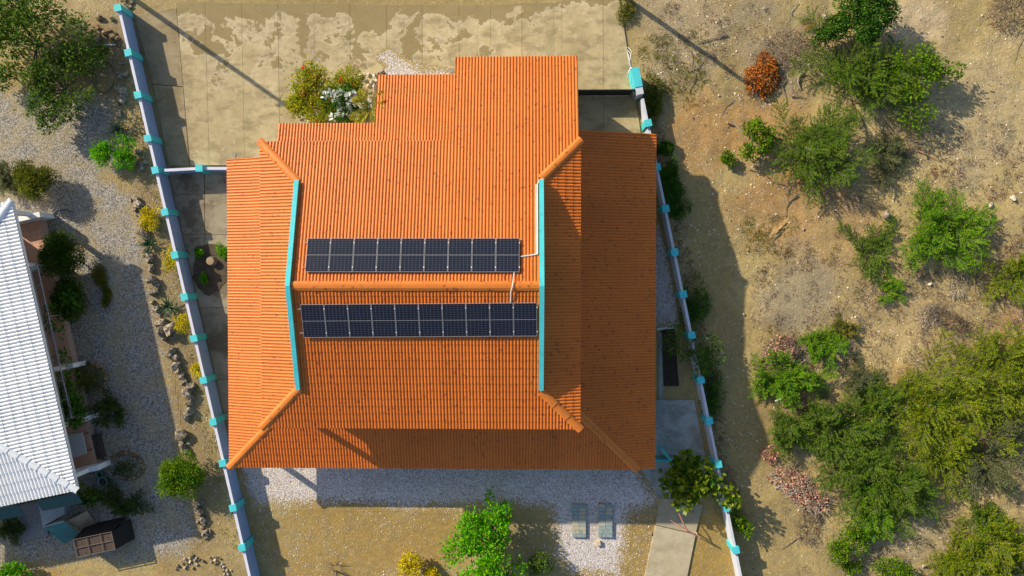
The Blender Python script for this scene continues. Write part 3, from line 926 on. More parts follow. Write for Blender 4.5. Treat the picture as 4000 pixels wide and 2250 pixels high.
# sliding gate
gate = empty('driveway_gate', (2.9, 10.62, 0))
tag(gate, 'low black metal driveway gate between carport and right wall', 'gate')
gx0, gx1, gy = 2.75, 6.22, 10.62
for z in (0.16, 1.22): MB().box(((gx0 + gx1) / 2, gy, z), (gx1 - gx0, 0.06, 0.07)).build('gate_rail', M['black_metal'], gate)
for k in range(9):
    MB().box(((gx0 + gx1) / 2, gy + 0.004, 0.25 + k * 0.113), (gx1 - gx0 - 0.04, 0.03, 0.104)).build('slat', M['black_metal'], gate)
for x in (gx0 + 0.03, (gx0 + gx1) / 2, gx1 - 0.03): MB().box((x, gy, 0.69), (0.055, 0.07, 1.14)).build('gate_post', M['black_metal'], gate)
go = MB().box((6.14, 10.58, 0.55), (0.12, 0.34, 1.1), 0.35).build('gate_latch_post', M['grey_metal'])
tag(go, 'small grey metal latch post at the end of the black gate', 'post')
# loose white cable on the end pier
cb = MB()
c0 = Vector((5.95, 11.95, 1.3))
for k in range(4):
    a0 = c0 + Vector((random.uniform(-0.06, 0.04), random.uniform(-0.05, 0.05), 0))
    cb.tube([a0, a0 + Vector((-0.06, 0.25, 0.05)), a0 + Vector((-0.10 + 0.05 * k, 0.55 + 0.1 * k, -0.1)), a0 + Vector((-0.13, 0.8 + 0.12 * k, -0.3))], 0.012, 5)
cb.box((c0.x, c0.y - 0.1, c0.z), (0.1, 0.12, 0.1)).tube([c0 + Vector((-0.02, -0.15, 0)), c0 + Vector((-0.13, -0.35, -0.1)), c0 + Vector((-0.12, -0.6, -0.5))], 0.03, 6)
tag(cb.build('cable_bundle', M['white_paint']), 'loose white cables on the turquoise pier at the end of the right wall', 'cable')
# turquoise wing wall by the house corner
q = T('K', 1125, 490, 0.9); q2 = T('K', 1200, 560, 0.0)
ww = MB().hexa([(q.x - 0.06, q.y, 0), (q.x + 0.12, q.y, 0), (q2.x + 0.06, q2.y - 0.1, 0), (q2.x - 0.14, q2.y - 0.1, 0)],
               [(q.x - 0.06, q.y, 1.0), (q.x + 0.12, q.y, 1.0), (q2.x + 0.06, q2.y - 0.1, 0.30), (q2.x - 0.14, q2.y - 0.1, 0.30)])
ww.box((q2.x - 0.5, q2.y - 0.06, 0.16), (1.0, 0.13, 0.32))
tag(ww.build('wing_wall', M['teal']), 'small sloping turquoise wing wall at the right corner of the house', 'wall')
# dark planting bed edge beside the house
pb = empty('planting_bed', (7.5, -5.6, 0)); tag(pb, 'dark earth bed with a pale kerb between house and right wall', 'planter')
paint('dark_earth', (0.055, 0.04, 0.028), 0.3, 4.0, 0.95, 0.6)
b0 = [T('G', 1122, 1035), T('G', 1230, 1022), T('G', 1245, 1300), T('K', 1260, 15), T('K', 1145, 15)]
MB().prism([(p.x, p.y) for p in b0], -0.02, 0.04).build('earth', M['dark_earth'], pb)
for a, b in ((T('G', 1090, 1035), T('G', 1230, 1020)),):
    m_ = (a + b) / 2; d_ = b - a
    MB().box((m_.x, m_.y, 0.07), (d_.length, 0.12, 0.18), math.atan2(d_.y, d_.x)).build('kerb', M['white_paint'], pb)

# ------------------------------------------------------------------ the neighbour's white house
S0 = P(303, 1915, 3.3); N0 = P(47, 783, 3.3)
NE = (N0 - S0).xy.normalized(); NU = Vector((-NE.y, NE.x)); NLEN = (N0 - S0).xy.length
def NL(a, b, z=0.0):
    p = S0.xy + NE * a + NU * b
    return Vector((p.x, p.y, z))
NRZ = math.atan2(NE.y, NE.x)
NP = R(8.5); NT_ = math.tan(NP)
nh = empty('white_roof_house', NL(8, 4)); tag(nh, 'neighbouring house with white tiled metal roof and a tiled porch', 'house')
KK = 6.5
er = [[NL(0, 0).xy, NL(NLEN, 0).xy, NL(NLEN - KK, KK).xy, NL(KK, KK).xy]]
sr = [[NL(0, 0).xy, NL(KK, KK).xy, NL(KK, 12).xy, NL(0, 12).xy]]
nr = [[NL(NLEN, 0).xy, NL(NLEN - KK, KK).xy, NL(NLEN - KK, 12).xy, NL(NLEN, 12).xy]]
EZ_ = 3.3
mb = MB()
for reg, O_, up_ in ((er, NL(0, 0).xy, NU), (sr, NL(0, 0).xy, NE), (nr, NL(NLEN, 0).xy, -NE)):
    d_ = slope_deck(reg, O_, up_, EZ_, NP, -0.2, -0.03); mb.add(d_.v, d_.f)
nroof = mb.build('roof', M['white_paint'], nh)
tup = lambda reg: [[tuple(p) for p in poly] for poly in reg]
slope_sheets(nroof, M['roof_white'], tuple(NL(0, 0).xy), tuple(NE), tuple(NU), EZ_, NP, NLEN, KK, tup(er), 0.205, 0.06, 0.60, 0.025, 6)
slope_sheets(nroof, M['roof_white'], tuple(NL(0, 0).xy), tuple(NU), tuple(NE), EZ_, NP, 9.0, KK, tup(sr), 0.205, 0.06, 0.60, 0.025, 6)
slope_sheets(nroof, M['roof_white'], tuple(NL(NLEN, 0).xy), tuple(NU), tuple(-NE), EZ_, NP, 7.0, KK, tup(nr), 0.205, 0.06, 0.60, 0.025, 6)
for a0 in (0, NLEN):
    sg = 1 if a0 == 0 else -1
    cap_run(nroof, M['cap_white'], NL(a0, 0, EZ_), NL(a0 + sg * KK, KK, EZ_ + NT_ * KK), 'hip_cap', w=0.2, seg=0.6, rise=0.09, drop=0.03)
paint('neighbour_wall', (0.62, 0.62, 0.60), 0.06, 2.0, 0.8, 0.2)
c_ = NL(NLEN / 2 - 0.1, 6.7, 1.5)
MB().box(c_, (NLEN - 1.6, 8.4, 3.1), NRZ).build('wall', M['neighbour_wall'], nh)
for a0 in (0.7, 3.7, 6.95, 13.1, 16.2):
    MB().box(NL(a0, 0.6, 1.9), (0.24, 0.24, 2.9), NRZ).build('porch_post', M['white_paint'], nh)
# porch floor with its tiles
paint('tile_pink', (0.60, 0.34, 0.24), 0.08, 5.0, 0.6, 0.05, dirt=(0.40, 0.24, 0.18), dirt_amt=0.4)
paint('grout', (0.42, 0.30, 0.24), 0.1, 5.0, 0.9, 0.1)
fl = MB().box(NL(8.45, 1.56, 0.235), (15.9, 2.14, 0.49), NRZ).build('porch_floor', M['grout'], nh)
tl = MB().prism([(-0.197, -0.197), (0.197, -0.197), (0.197, 0.197), (-0.197, 0.197)], 0, 0.022, 0.004).mesh('floor_tile', M['tile_pink'])
for i in range(39):
    for j in range(5):
        o = link('floor_tile', tl, fl)
        o.matrix_basis = Matrix.Translation(NL(0.72 + i * 0.4035, 0.72 + j * 0.4035, 0.481 + random.uniform(0, 0.002))) @ Matrix.Rotation(NRZ, 4, 'Z')
for a0, b1, w_ in ((16.05, -0.05, 0.30), (13.1, 0.45, 0.28), (6.95, 0.0, 0.28), (3.7, 0.0, 0.26), (0.72, -0.12, 0.30)):
    MB().box(NL(a0, (b1 + 2.5) / 2, 0.66), (w_, 2.5 - b1, 1.32), NRZ).build('porch_wall', M['white_paint'], nh)
# trellis rails over the porch edge
mb = MB()
for b_, a0, a1 in ((0.03, 4.0, 13.0), (0.45, 4.0, 13.0)):
    mb.tube([NL(a0, b_, 2.4), NL(a1, b_, 2.4)], 0.035, 6)
for a_ in np.arange(4.0, 13.1, 1.12): mb.tube([NL(a_, 0.03, 2.4), NL(a_, 0.62, 2.4)], 0.025, 6)
for a_ in (4.0, 7.0, 10.0, 13.0): mb.tube([NL(a_, 0.03, 0.0), NL(a_, 0.03, 2.4)], 0.03, 6)
mb.build('trellis', M['aluminium'], nh)
# teal awnings under the south eave
paint('awning_teal', (0.012, 0.075, 0.085), 0.15, 3, 0.6, 0.05)
for b0_, b1_ in ((0.5, 2.9), (4.0, 9.0)):
    MB().hexa([NL(-0.2, b0_, 2.72), NL(-0.2, b1_, 2.72), NL(-0.95, b1_ + 0.1, 2.22), NL(-0.95, b0_ + 0.1, 2.22)],
              [NL(-0.2, b0_, 2.76), NL(-0.2, b1_, 2.76), NL(-0.95, b1_ + 0.1, 2.26), NL(-0.95, b0_ + 0.1, 2.26)]).build('awning', M['awning_teal'], nh)
MB().box(NL(0.3, 4.0, 2.6), (0.6, 7.0, 0.1), NRZ).build('awning_beam', M['awning_teal'], nh)
paint('wood_dark', (0.075, 0.055, 0.045), 0.3, 6, 0.85, 0.2)
paint('wood_grey', (0.26, 0.24, 0.23), 0.25, 6, 0.85, 0.3)
paint('wood_bar', (0.17, 0.13, 0.10), 0.2, 5, 0.8, 0.2)
paint('wood_tan', (0.30, 0.22, 0.15), 0.2, 5, 0.8, 0.2)
st = empty('porch_steps', NL(1.9, 0.2)); tag(st, 'dark wooden step at the edge of the neighbour\'s porch', 'step')
for k in range(4):
    MB().box(NL(1.85, 0.42 - k * 0.115, 0.34), (1.5, 0.105, 0.06), NRZ).build('plank', M['wood_dark'], st)
MB().box(NL(1.85, 0.25, 0.15), (1.4, 0.36, 0.3), NRZ).build('riser', M['wood_dark'], st)
paint('table_grey', (0.40, 0.41, 0.42), 0.06, 3, 0.6, 0.05)
tb = empty('porch_table', NL(2.3, 0.9, 0.5)); tag(tb, 'pale grey square table standing on the neighbour\'s porch', 'table')
MB().prism([NL(3.0, 1.34).xy, NL(2.95, 0.42).xy, NL(1.68, 0.44).xy, NL(1.55, 1.38).xy], 1.14, 1.20, 0.01).build('table_top', M['table_grey'], tb)
for a_, b_ in ((2.85, 1.25), (2.8, 0.55), (1.8, 0.55), (1.7, 1.25)): MB().box(NL(a_, b_, 0.82), (0.06, 0.06, 0.65), NRZ).build('leg', M['wood_dark'], tb)

# deck, slab, cage and boards behind the white house
dk = empty('wooden_deck', NL(-1.9, 5.4)); tag(dk, 'weathered grey plank deck below the neighbour\'s teal awning', 'deck')
for k in range(11):
    MB().box(NL(-1.75 + random.uniform(-0.02, 0.02), 4.62 + k * 0.168, 0.19), (2.2, 0.158, 0.045), NRZ).build('plank', M['wood_grey'], dk)
MB().box(NL(-1.75, 5.45, 0.08), (2.0, 1.8, 0.16), NRZ).build('deck_frame', M['wood_dark'], dk)
sb = MB().prism([NL(-0.62, 4.42).xy, NL(-0.7, 2.75).xy, NL(-1.72, 2.97).xy, NL(-2.16, 4.44).xy], 0.0, 0.62, 0.02)
tag(sb.build('storage_box', M['table_grey']), 'pale grey flat-topped box between deck and teal sheet', 'box')
ts_ = empty('sheet_shelter', NL(-2.6, 3.0)); tag(ts_, 'leaning teal corrugated sheet shelter beside the grey box', 'shelter')
paint('teal_sheet', (0.02, 0.16, 0.17), 0.2, 3, 0.55, 0.1)
top = [NL(-1.99, 3.75, 1.5), NL(-1.92, 2.43, 1.5)]; bot = [NL(-3.55, 3.75, 0.15), NL(-3.2, 2.5, 0.35)]
nn = 12
vs, fs = [], []
for k in range(nn * 2 + 1):
    f = k / (nn * 2)
    dz = 0.03 if k % 2 else 0.0
    vs += [top[0].lerp(top[1], f) + Vector((0, 0, dz)), bot[0].lerp(bot[1], f) + Vector((0, 0, dz))]
for k in range(nn * 2): fs.append((2 * k, 2 * k + 1, 2 * k + 3, 2 * k + 2))
MB().add(vs, fs).build('teal_sheet', M['teal_sheet'], ts_)
MB().tube([top[0] + Vector((0, 0, 0.04)), top[1] + Vector((0, 0, 0.04))], 0.04, 6).build('ridge_pole', M['aluminium'], ts_)
for p in top: MB().tube([p, Vector((p.x, p.y, 0))], 0.04, 6).build('post', M['wood_dark'], ts_)
bd = MB().hexa([NL(-2.08, 2.5, 1.05), NL(-1.75, 1.26, 1.05), NL(-2.85, 1.55, 0.05), NL(-3.15, 2.5, 0.05)],
               [NL(-2.05, 2.5, 1.08), NL(-1.72, 1.26, 1.08), NL(-2.82, 1.55, 0.09), NL(-3.12, 2.5, 0.09)])
tag(bd.build('leaning_board', M['wood_tan']), 'tan board leaning beside the teal sheet shelter', 'board')
cg = empty('wooden_cage', NL(-3.7, 1.2)); tag(cg, 'long dark wooden cage with a framed mesh top on the gravel', 'cage')
a0, a1, b0_, b1_, zt = -4.27, -3.2, 0.05, 2.4, 1.15
MB().prism([NL(a0 + .03, b0_ + .03).xy, NL(a1 - .03, b0_ + .03).xy, NL(a1 - .03, b1_ - .03).xy, NL(a0 + .03, b1_ - .03).xy], 0.0, zt - 0.05).build('mesh_panel', M['wood_dark'], cg)
for a_ in (a0, (a0 + a1) / 2, a1): MB().box(NL(a_, (b0_ + b1_) / 2, zt), (0.03, b1_ - b0_ + 0.05, 0.04), NRZ).build('frame_bar', M['wood_bar'], cg)
for b_ in (b0_, 0.75, 1.6, b1_): MB().box(NL((a0 + a1) / 2, b_, zt + 0.012), (a1 - a0 + 0.05, 0.03, 0.04), NRZ).build('frame_bar', M['wood_bar'], cg)
paint('tarp_black', (0.016, 0.013, 0.012), 0.2, 4, 0.7, 0.1)
MB().hexa([NL(a0, b0_ - 0.02, zt), NL(a1, b0_ - 0.02, zt), NL(-2.9, -0.55, 0.05), NL(-4.15, -0.55, 0.05)], [NL(a0, b0_ - 0.05, zt + 0.02), NL(a1, b0_ - 0.05, zt + 0.02), NL(-2.9, -0.58, 0.08), NL(-4.15, -0.58, 0.08)]).build('side_panel', M['tarp_black'], cg)
MB().hexa([NL(a1 + .01, b0_, zt), NL(a1 + .01, b1_, zt), NL(-2.75, 2.2, 0.05), NL(-2.75, -0.4, 0.05)], [NL(a1 + .03, b0_, zt), NL(a1 + .03, b1_, zt), NL(-2.72, 2.2, 0.07), NL(-2.72, -0.4, 0.07)]).build('back_panel', M['tarp_black'], cg)
# two pots
paint('pot_green', (0.10, 0.20, 0.19), 0.15, 5, 0.6, 0.05)
for k, (a_, b_, r_, h_) in enumerate(((-0.3, 0.36, 0.30, 0.5), (0.16, 0.5, 0.20, 0.42))):
    c_ = NL(a_, b_)
    pt_ = empty('plant_pot', c_); tag(pt_, ('larger round grey-green pot by the corner of the white house', 'smaller round grey-green pot by the corner of the white house')[k], 'pot', 'pots by the white house')
    MB().lathe(c_, [(0.01, 0.02), (r_ * 0.72, 0.02), (r_ * 0.95, h_), (r_ * 1.05, h_), (r_ * 1.05, h_ + 0.03), (r_ * 0.88, h_ + 0.03), (r_ * 0.82, h_ - 0.12)], 24).build('pot_body', M['pot_green'], pt_, True)
    MB().lathe(c_, [(r_ * 0.84, h_ - 0.1), (0.01, h_ - 0.09)], 24).build('pot_soil', M['dark_earth'], pt_)

# ------------------------------------------------------------------ utility poles just beyond the top of the picture
def pole(base, tip, label, grp):
    L = (tip.xy - base.xy).length
    h = L * math.tan(SUN_EL)
    o = empty('utility_pole', (base.x, base.y, 0)); tag(o, label, 'pole', grp)
    MB().tube([(base.x, base.y, -0.3), (base.x, base.y, h * 0.5), (base.x, base.y, h)], [0.16, 0.14, 0.11], 12).build('shaft', M['wood_grey'], o)
    MB().box((base.x, base.y, h - 0.25), (0.9, 0.09, 0.11), 0.3).build('crossarm', M['wood_grey'], o)
b_ = P(440, -62)
L_ = 12.6
pole(b_, b_ + Vector((SHX, SHY, 0)) * 13.3, 'grey pole beyond the top left corner casting the long shadow over the driveway', 'utility poles')
b_ = P(2395, -40)
pole(b_, b_ + Vector((SHX, SHY, 0)) * 10.6, 'grey pole beyond the top edge casting the long shadow over the open lot', 'utility poles')

# ------------------------------------------------------------------ pavers, block, stump and sticks in the south yard
paint('paver_blue', (0.26, 0.33, 0.33), 0.25, 6, 0.85, 0.3)
paint('paver_pale', (0.42, 0.40, 0.30), 0.15, 6, 0.85, 0.3)
for k, (x0_, x1_) in enumerate(((452, 556), (652, 756))):
    a, b = T('K', x0_, 900), T('K', x1_, 900); c2 = T('K', x0_, 1150)
    root = empty('paver_stack', ((a.x + b.x) / 2, (a.y + c2.y) / 2, 0))
    tag(root, ('left one of two strips of stacked grey-green pavers on the white gravel', 'right one of two strips of stacked blue-green pavers on the white gravel')[k], 'pavers', 'paver strips on the gravel')
    W_, H_ = b.x - a.x, a.y - c2.y
    ny = 9
    for j in range(ny):
        nx = 2 if j < 7 else (4 if (k + j) % 2 else 3)
        for i in range(nx):
            for lay in range(2):
                px_ = a.x + W_ * (i + 0.5) / nx + random.uniform(-0.006, 0.006)
                py_ = a.y - H_ * (j + 0.5) / ny
                MB().box((px_, py_, 0.06 + lay * 0.075 + random.uniform(0, 0.006)), (W_ / nx - 0.014, H_ / ny - 0.014, 0.073), random.uniform(-0.012, 0.012)).build('paver', M['paver_pale' if (random.random() < (0.5 if k == 0 else 0.25)) else 'paver_blue'], root)
bk = T('K', 648, 1195)
paint('block_cream', (0.60, 0.50, 0.32), 0.1, 6, 0.8, 0.2)
o = MB().box((bk.x, bk.y, 0.10), (0.28, 0.26, 0.2), 0.15).build('stone_block', M['block_cream'])
tag(o, 'cream stone block lying on the white gravel below the pavers', 'block')
paint('bark_grey', (0.20, 0.16, 0.12), 0.3, 6, 0.9, 0.4)
paint('bark_pale', (0.42, 0.36, 0.29), 0.25, 6, 0.9, 0.3)
paint('bark_pink', (0.42, 0.17, 0.13), 0.2, 6, 0.8, 0.2)
# cut branch standing at the path edge
f0 = T('K', 1385, 1115)
br = empty('cut_branch', f0); tag(br, 'thin reddish forked branch leaning over the concrete path', 'branch')
MB().tube([f0 + Vector((0, 0, 0.0)), f0 + Vector((-0.02, 0.03, 0.95))], [0.04, 0.05], 8).build('stub', M['bark_pale'], br)
MB().tube([f0 + Vector((-0.02, 0.03, 0.9)), f0 + Vector((-0.75, 0.45, 1.1)), f0 + Vector((-1.0, 0.95, 1.15)), f0 + Vector((-1.22, 1.45, 1.0))], [0.05, 0.045, 0.035, 0.03], 8).build('fork', M['bark_pink'], br)
MB().tube([f0 + Vector((-0.75, 0.45, 1.1)), f0 + Vector((-1.2, 0.65, 0.8)), f0 + Vector((-1.6, 0.85, 0.5))], [0.035, 0.025, 0.015], 6).build('fork', M['bark_pink'], br)
# stump in the soil bed beside the house
sc = T('E', 1585, 520, 0.35)
stp = empty('tree_stump', (sc.x, sc.y, 0)); tag(stp, 'sawn round tree stump in the earth bed left of the house', 'stump')
mb = MB(); prof = []
MB().lathe((sc.x, sc.y, 0), [(0.36, -0.02), (0.28, 0.12), (0.25, 0.34), (0.235, 0.36)], 18).build('bark', M['bark_grey'], stp, True)
t = NT('end_grain')
dv = t.n('ShaderNodeVectorMath', operation='DISTANCE'); t.l(t.pos(), dv.inputs[0]); dv.inputs[1].default_value = (sc.x, sc.y, 0.36)
wv = t.math('SINE', t.math('ADD', t.math('MULTIPLY', dv.outputs['Value'], 160), t.math('MULTIPLY', t.noise(8), 6)))
M['end_grain'] = t.done(t.mix(t.ramp(wv, (0.2, 0.0), (0.8, 1.0)), (0.30, 0.22, 0.13), (0.42, 0.33, 0.21)), 0.9, 0.1)
MB().lathe((sc.x, sc.y, 0), [(0.236, 0.355), (0.12, 0.365), (0.002, 0.365)], 18).build('cut_face', M['end_grain'], stp)
# earth bed round the stump
bedp = [T('E', x, y) for x, y in ((1475, 410), (1560, 395), (1680, 395), (1720, 450), (1720, 660), (1650, 735), (1580, 790), (1500, 730), (1455, 650), (1470, 520))]
pts = []
for k in range(len(bedp)):
    a, b = bedp[k], bedp[(k + 1) % len(bedp)]
    for f in (0, 0.33, 0.66):
        p = a.lerp(b, f); pts.append((p.x + random.uniform(-0.05, 0.05), p.y + random.uniform(-0.05, 0.05)))
paint('bed_earth', (0.10, 0.075, 0.05), 0.35, 3.0, 0.95, 0.8)
tag(MB().prism(pts, 0.0, 0.062).build('earth_bed', M['bed_earth']), 'dark earth bed cut into the side yard paving', kind='structure')
# thin trunk and dry twigs in the south yard
tk = T('J', 605, 1400)
tt = empty('bare_sapling', tk); tag(tt, 'bare sapling stump with dry twigs in the sunny south yard', 'sapling')
MB().tube([tk + Vector((0, -0.1, 0)), tk + Vector((0.03, 0.15, 0.55)), tk + Vector((0.06, 0.3, 1.1))], [0.06, 0.05, 0.035], 8).build('stem', M['bark_pale'], tt)
mb = MB()
for k in range(26):
    a_ = random.uniform(0, 6.28); r_ = random.uniform(0.3, 0.8)
    p0 = tk + Vector((math.cos(a_) * 0.2, math.sin(a_) * 0.2 + 0.1, 0.05)); mb.tube([p0, p0 + Vector((math.cos(a_) * r_, math.sin(a_) * r_, random.uniform(0.03, 0.3)))], [0.012, 0.005], 4, False)
mb.build('twigs', M['bark_grey'], tt)
# ------------------------------------------------------------------ foliage
leaf_mat('leaf_mid', (0.06, 0.135, 0.014), (0.125, 0.21, 0.022))
leaf_mat('leaf_bright', (0.1, 0.34, 0.004), (0.18, 0.48, 0.007))
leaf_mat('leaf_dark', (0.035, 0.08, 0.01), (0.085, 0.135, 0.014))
leaf_mat('leaf_deep', (0.042, 0.116, 0.011), (0.091, 0.212, 0.018))
leaf_mat('leaf_olive', (0.085, 0.115, 0.01), (0.2, 0.215, 0.018))
leaf_mat('leaf_lime', (0.25, 0.31, 0.008), (0.48, 0.45, 0.012))
leaf_mat('leaf_yellow', (0.477, 0.410, 0.013), (0.730, 0.601, 0.020))
leaf_mat('leaf_glossy', (0.06, 0.15, 0.01), (0.26, 0.31, 0.016), rough=0.3)
leaf_mat('acacia_green', (0.095, 0.195, 0.012), (0.17, 0.275, 0.018))
leaf_mat('acacia_bright', (0.115, 0.29, 0.006), (0.215, 0.385, 0.01))
leaf_mat('acacia_yellow', (0.175, 0.27, 0.007), (0.31, 0.365, 0.011))
leaf_mat('acacia_grey', (0.12, 0.15, 0.062), (0.18, 0.205, 0.08))
leaf_mat('palm_yellow', (0.30, 0.29, 0.02), (0.44, 0.40, 0.03))
leaf_mat('aloe_green', (0.045, 0.10, 0.055), (0.09, 0.15, 0.07), trans=0.1)
leaf_mat('dry_orange', (0.30, 0.085, 0.012), (0.50, 0.17, 0.02), trans=0.2)
leaf_mat('dry_brown', (0.13, 0.065, 0.045), (0.22, 0.12, 0.085), trans=0.15)
leaf_mat('dry_coral', (0.42, 0.19, 0.13), (0.66, 0.38, 0.28), trans=0.2, var=0.5)
leaf_mat('dry_grey', (0.18, 0.145, 0.125), (0.30, 0.24, 0.20), trans=0.1)
leaf_mat('flower_white', (0.80, 0.82, 0.80), (0.86, 0.87, 0.85), var=0.08, hue=0.0, trans=0.3)
leaf_mat('flower_red', (0.65, 0.05, 0.02), (0.75, 0.12, 0.03), var=0.2, trans=0.3)
leaf_mat('grass_olive', (0.143, 0.164, 0.020), (0.259, 0.239, 0.031))
leaf_mat('grass_dry', (0.337, 0.252, 0.122), (0.492, 0.391, 0.204), trans=0.15)

def unit(v): return v / np.maximum(np.linalg.norm(v, axis=-1, keepdims=True), 1e-9)

def leaf_quads(c, d, nrm, length, width):
    """diamond leaves: base c, along d, face turned to nrm"""
    d = unit(d); s_ = unit(np.cross(d, nrm))
    n = len(c)
    length = np.broadcast_to(np.asarray(length, float).reshape(-1, 1), (n, 1)); width = np.broadcast_to(np.asarray(width, float).reshape(-1, 1), (n, 1))
    up = unit(np.cross(s_, d))
    v = np.empty((n, 4, 3))
    v[:, 0] = c
    v[:, 1] = c + d * length * 0.45 + s_ * width * 0.5 + up * length * 0.06
    v[:, 2] = c + d * length
    v[:, 3] = c + d * length * 0.45 - s_ * width * 0.5 + up * length * 0.06
    return v.reshape(-1, 3)

def quads_for(n): return np.arange(n * 4).reshape(-1, 4)

def twig_tris(segs):
    """thin three-sided twigs: segs list of (p0, p1, r0, r1)"""
    if not segs: return np.zeros((0, 3)), np.zeros((0, 4), int)
    p0 = np.array([s[0] for s in segs], float); p1 = np.array([s[1] for s in segs], float)
    r0 = np.array([s[2] for s in segs]).reshape(-1, 1); r1 = np.array([s[3] for s in segs]).reshape(-1, 1)
    d = unit(p1 - p0)
    ref = np.where(np.abs(d[:, 2:3]) < 0.9, np.array([[0, 0, 1.0]]), np.array([[1.0, 0, 0]]))
    u = unit(np.cross(d, ref)); w_ = np.cross(d, u)
    n = len(p0)
    v = np.empty((n, 6, 3))
    for k in range(3):
        a = 2 * math.pi * k / 3
        o = u * math.cos(a) + w_ * math.sin(a)
        v[:, k] = p0 + o * r0; v[:, 3 + k] = p1 + o * r1
    b = np.arange(n).reshape(-1, 1) * 6
    q = np.concatenate([b + np.array([[k, (k + 1) % 3, 3 + (k + 1) % 3, 3 + k]]) for k in range(3)], 0)
    return v.reshape(-1, 3), q

def mesh_twigs(name, segs, mat, parent):
    v, q = twig_tris(segs)
    return link(name, fast_mesh(name, v, q, mat), parent)

def rand_dir(n, rng, zmin=-0.2):
    z = rng.uniform(zmin, 1, n); a = rng.uniform(0, 2 * math.pi, n); r = np.sqrt(1 - z * z)
    return np.stack([r * np.cos(a), r * np.sin(a), z], -1)

def leafy(name, label, cat, base, rx, ry, h, n, ll, lw, mat, seed, group=None, lobes=9, bark='bark_grey', gap=0.0, rot=0.0, trunk_r=0.06, lobe_scale=0.42, z_low=0.25, flowers=None, sprig=0.2, lean=(0, 0)):
    rng = np.random.default_rng(seed)
    root = empty(name, base); tag(root, label, cat, group)
    rx, ry, n, ll, lw = rx * 1.22, ry * 1.22, int(n * 1.6), ll * 1.08, lw * 1.08
    base = np.array(base)
    cr, sr_ = math.cos(rot), math.sin(rot)
    def turn(p):
        q = p.copy(); q[..., 0] = p[..., 0] * cr - p[..., 1] * sr_; q[..., 1] = p[..., 0] * sr_ + p[..., 1] * cr; return q
    # lobes filling the crown
    a = rng.uniform(0, 2 * math.pi, lobes); rr = np.sqrt(rng.uniform(0.02, 1, lobes)) * (1 - lobe_scale * 0.85)
    lc = np.stack([np.cos(a) * rr * rx, np.sin(a) * rr * ry, h * (z_low + (1 - z_low - 0.22) * (1 - rr ** 2 * 0.6) * rng.uniform(0.65, 1.05, lobes))], -1)
    lr = lobe_scale * rng.uniform(0.65, 1.2, lobes)
    lc = turn(lc) + np.array([lean[0], lean[1], 0]) * (lc[:, 2:3] / h)
    w_ = lr ** 2; k = rng.choice(lobes, n, p=w_ / w_.sum())
    dr = rand_dir(n, rng, -0.45)
    rad = lr[k] * (1 - rng.random(n) ** 1.6 * 0.6)
    # clumps inside each lobe leave gaps between them
    cl = vnoise(dr[:, 0] * 2.6 + k * 3.1, dr[:, 1] * 2.6 + dr[:, 2] * 1.7, seed)
    keep = cl > gap
    rad = rad * (0.72 + 0.5 * cl)
    sc = np.stack([np.full(n, rx), np.full(n, ry), np.full(n, h * 0.62)], -1)
    c = lc[k] + turn(dr * rad[:, None] * sc)
    sp = rng.random(n) < sprig
    c[sp] += turn(dr[sp] * (rng.random(sp.sum()) ** 2)[:, None] * 0.22 * sc[sp])
    c[:, 2] = np.maximum(c[:, 2], 0.03)
    c = c[keep]; dr = dr[keep]; n = len(c)
    ld = unit(turn(dr) + rng.normal(0, 0.7, (n, 3)) + np.array([0, 0, -0.05]))
    nr = unit(turn(dr) * 0.5 + np.array([-0.25, 0.15, 0.75]) + rng.normal(0, 0.55, (n, 3)))
    L = ll * rng.uniform(0.65, 1.3, n)
    v = leaf_quads(c + base, ld, nr, L, L * lw / ll)
    link('crown', fast_mesh('crown', v, quads_for(n), M[mat]), root)
    segs = []
    top = base + np.array([lean[0] * 0.3, lean[1] * 0.3, h * 0.35])
    segs.append((base - np.array([0, 0, 0.1]), top, trunk_r, trunk_r * 0.75))
    for q in range(lobes):
        p1 = base + lc[q]
        mid = (top + p1) / 2 + rng.normal(0, 0.08, 3)
        segs.append((top, mid, trunk_r * 0.6, trunk_r * 0.4)); segs.append((mid, p1, trunk_r * 0.4, trunk_r * 0.12))
        for _ in range(4):
            dv = rand_dir(1, rng, -0.2)[0] * lr[q] * np.array([rx, ry, h * 0.5])
            segs.append((p1, p1 + turn(dv), trunk_r * 0.15, 0.004))
    mesh_twigs('trunk', segs, M[bark], root)
    if flowers:
        fm, fn, fr = flowers
        tops = c[np.argsort(-c[:, 2])[:len(c) // 2]]
        for _ in range(fn):
            p = base + tops[rng.integers(len(tops))] + np.array([0, 0, 0.05])
            m = 14
            dd_ = rand_dir(m, rng, -0.1)
            link('flower', fast_mesh('flower', leaf_quads(p + dd_ * fr * 0.4, dd_ + rng.normal(0, .4, (m, 3)), rand_dir(m, rng, 0.3), fr * 0.9, fr * 0.7), quads_for(m), M[fm]), root)
    return root

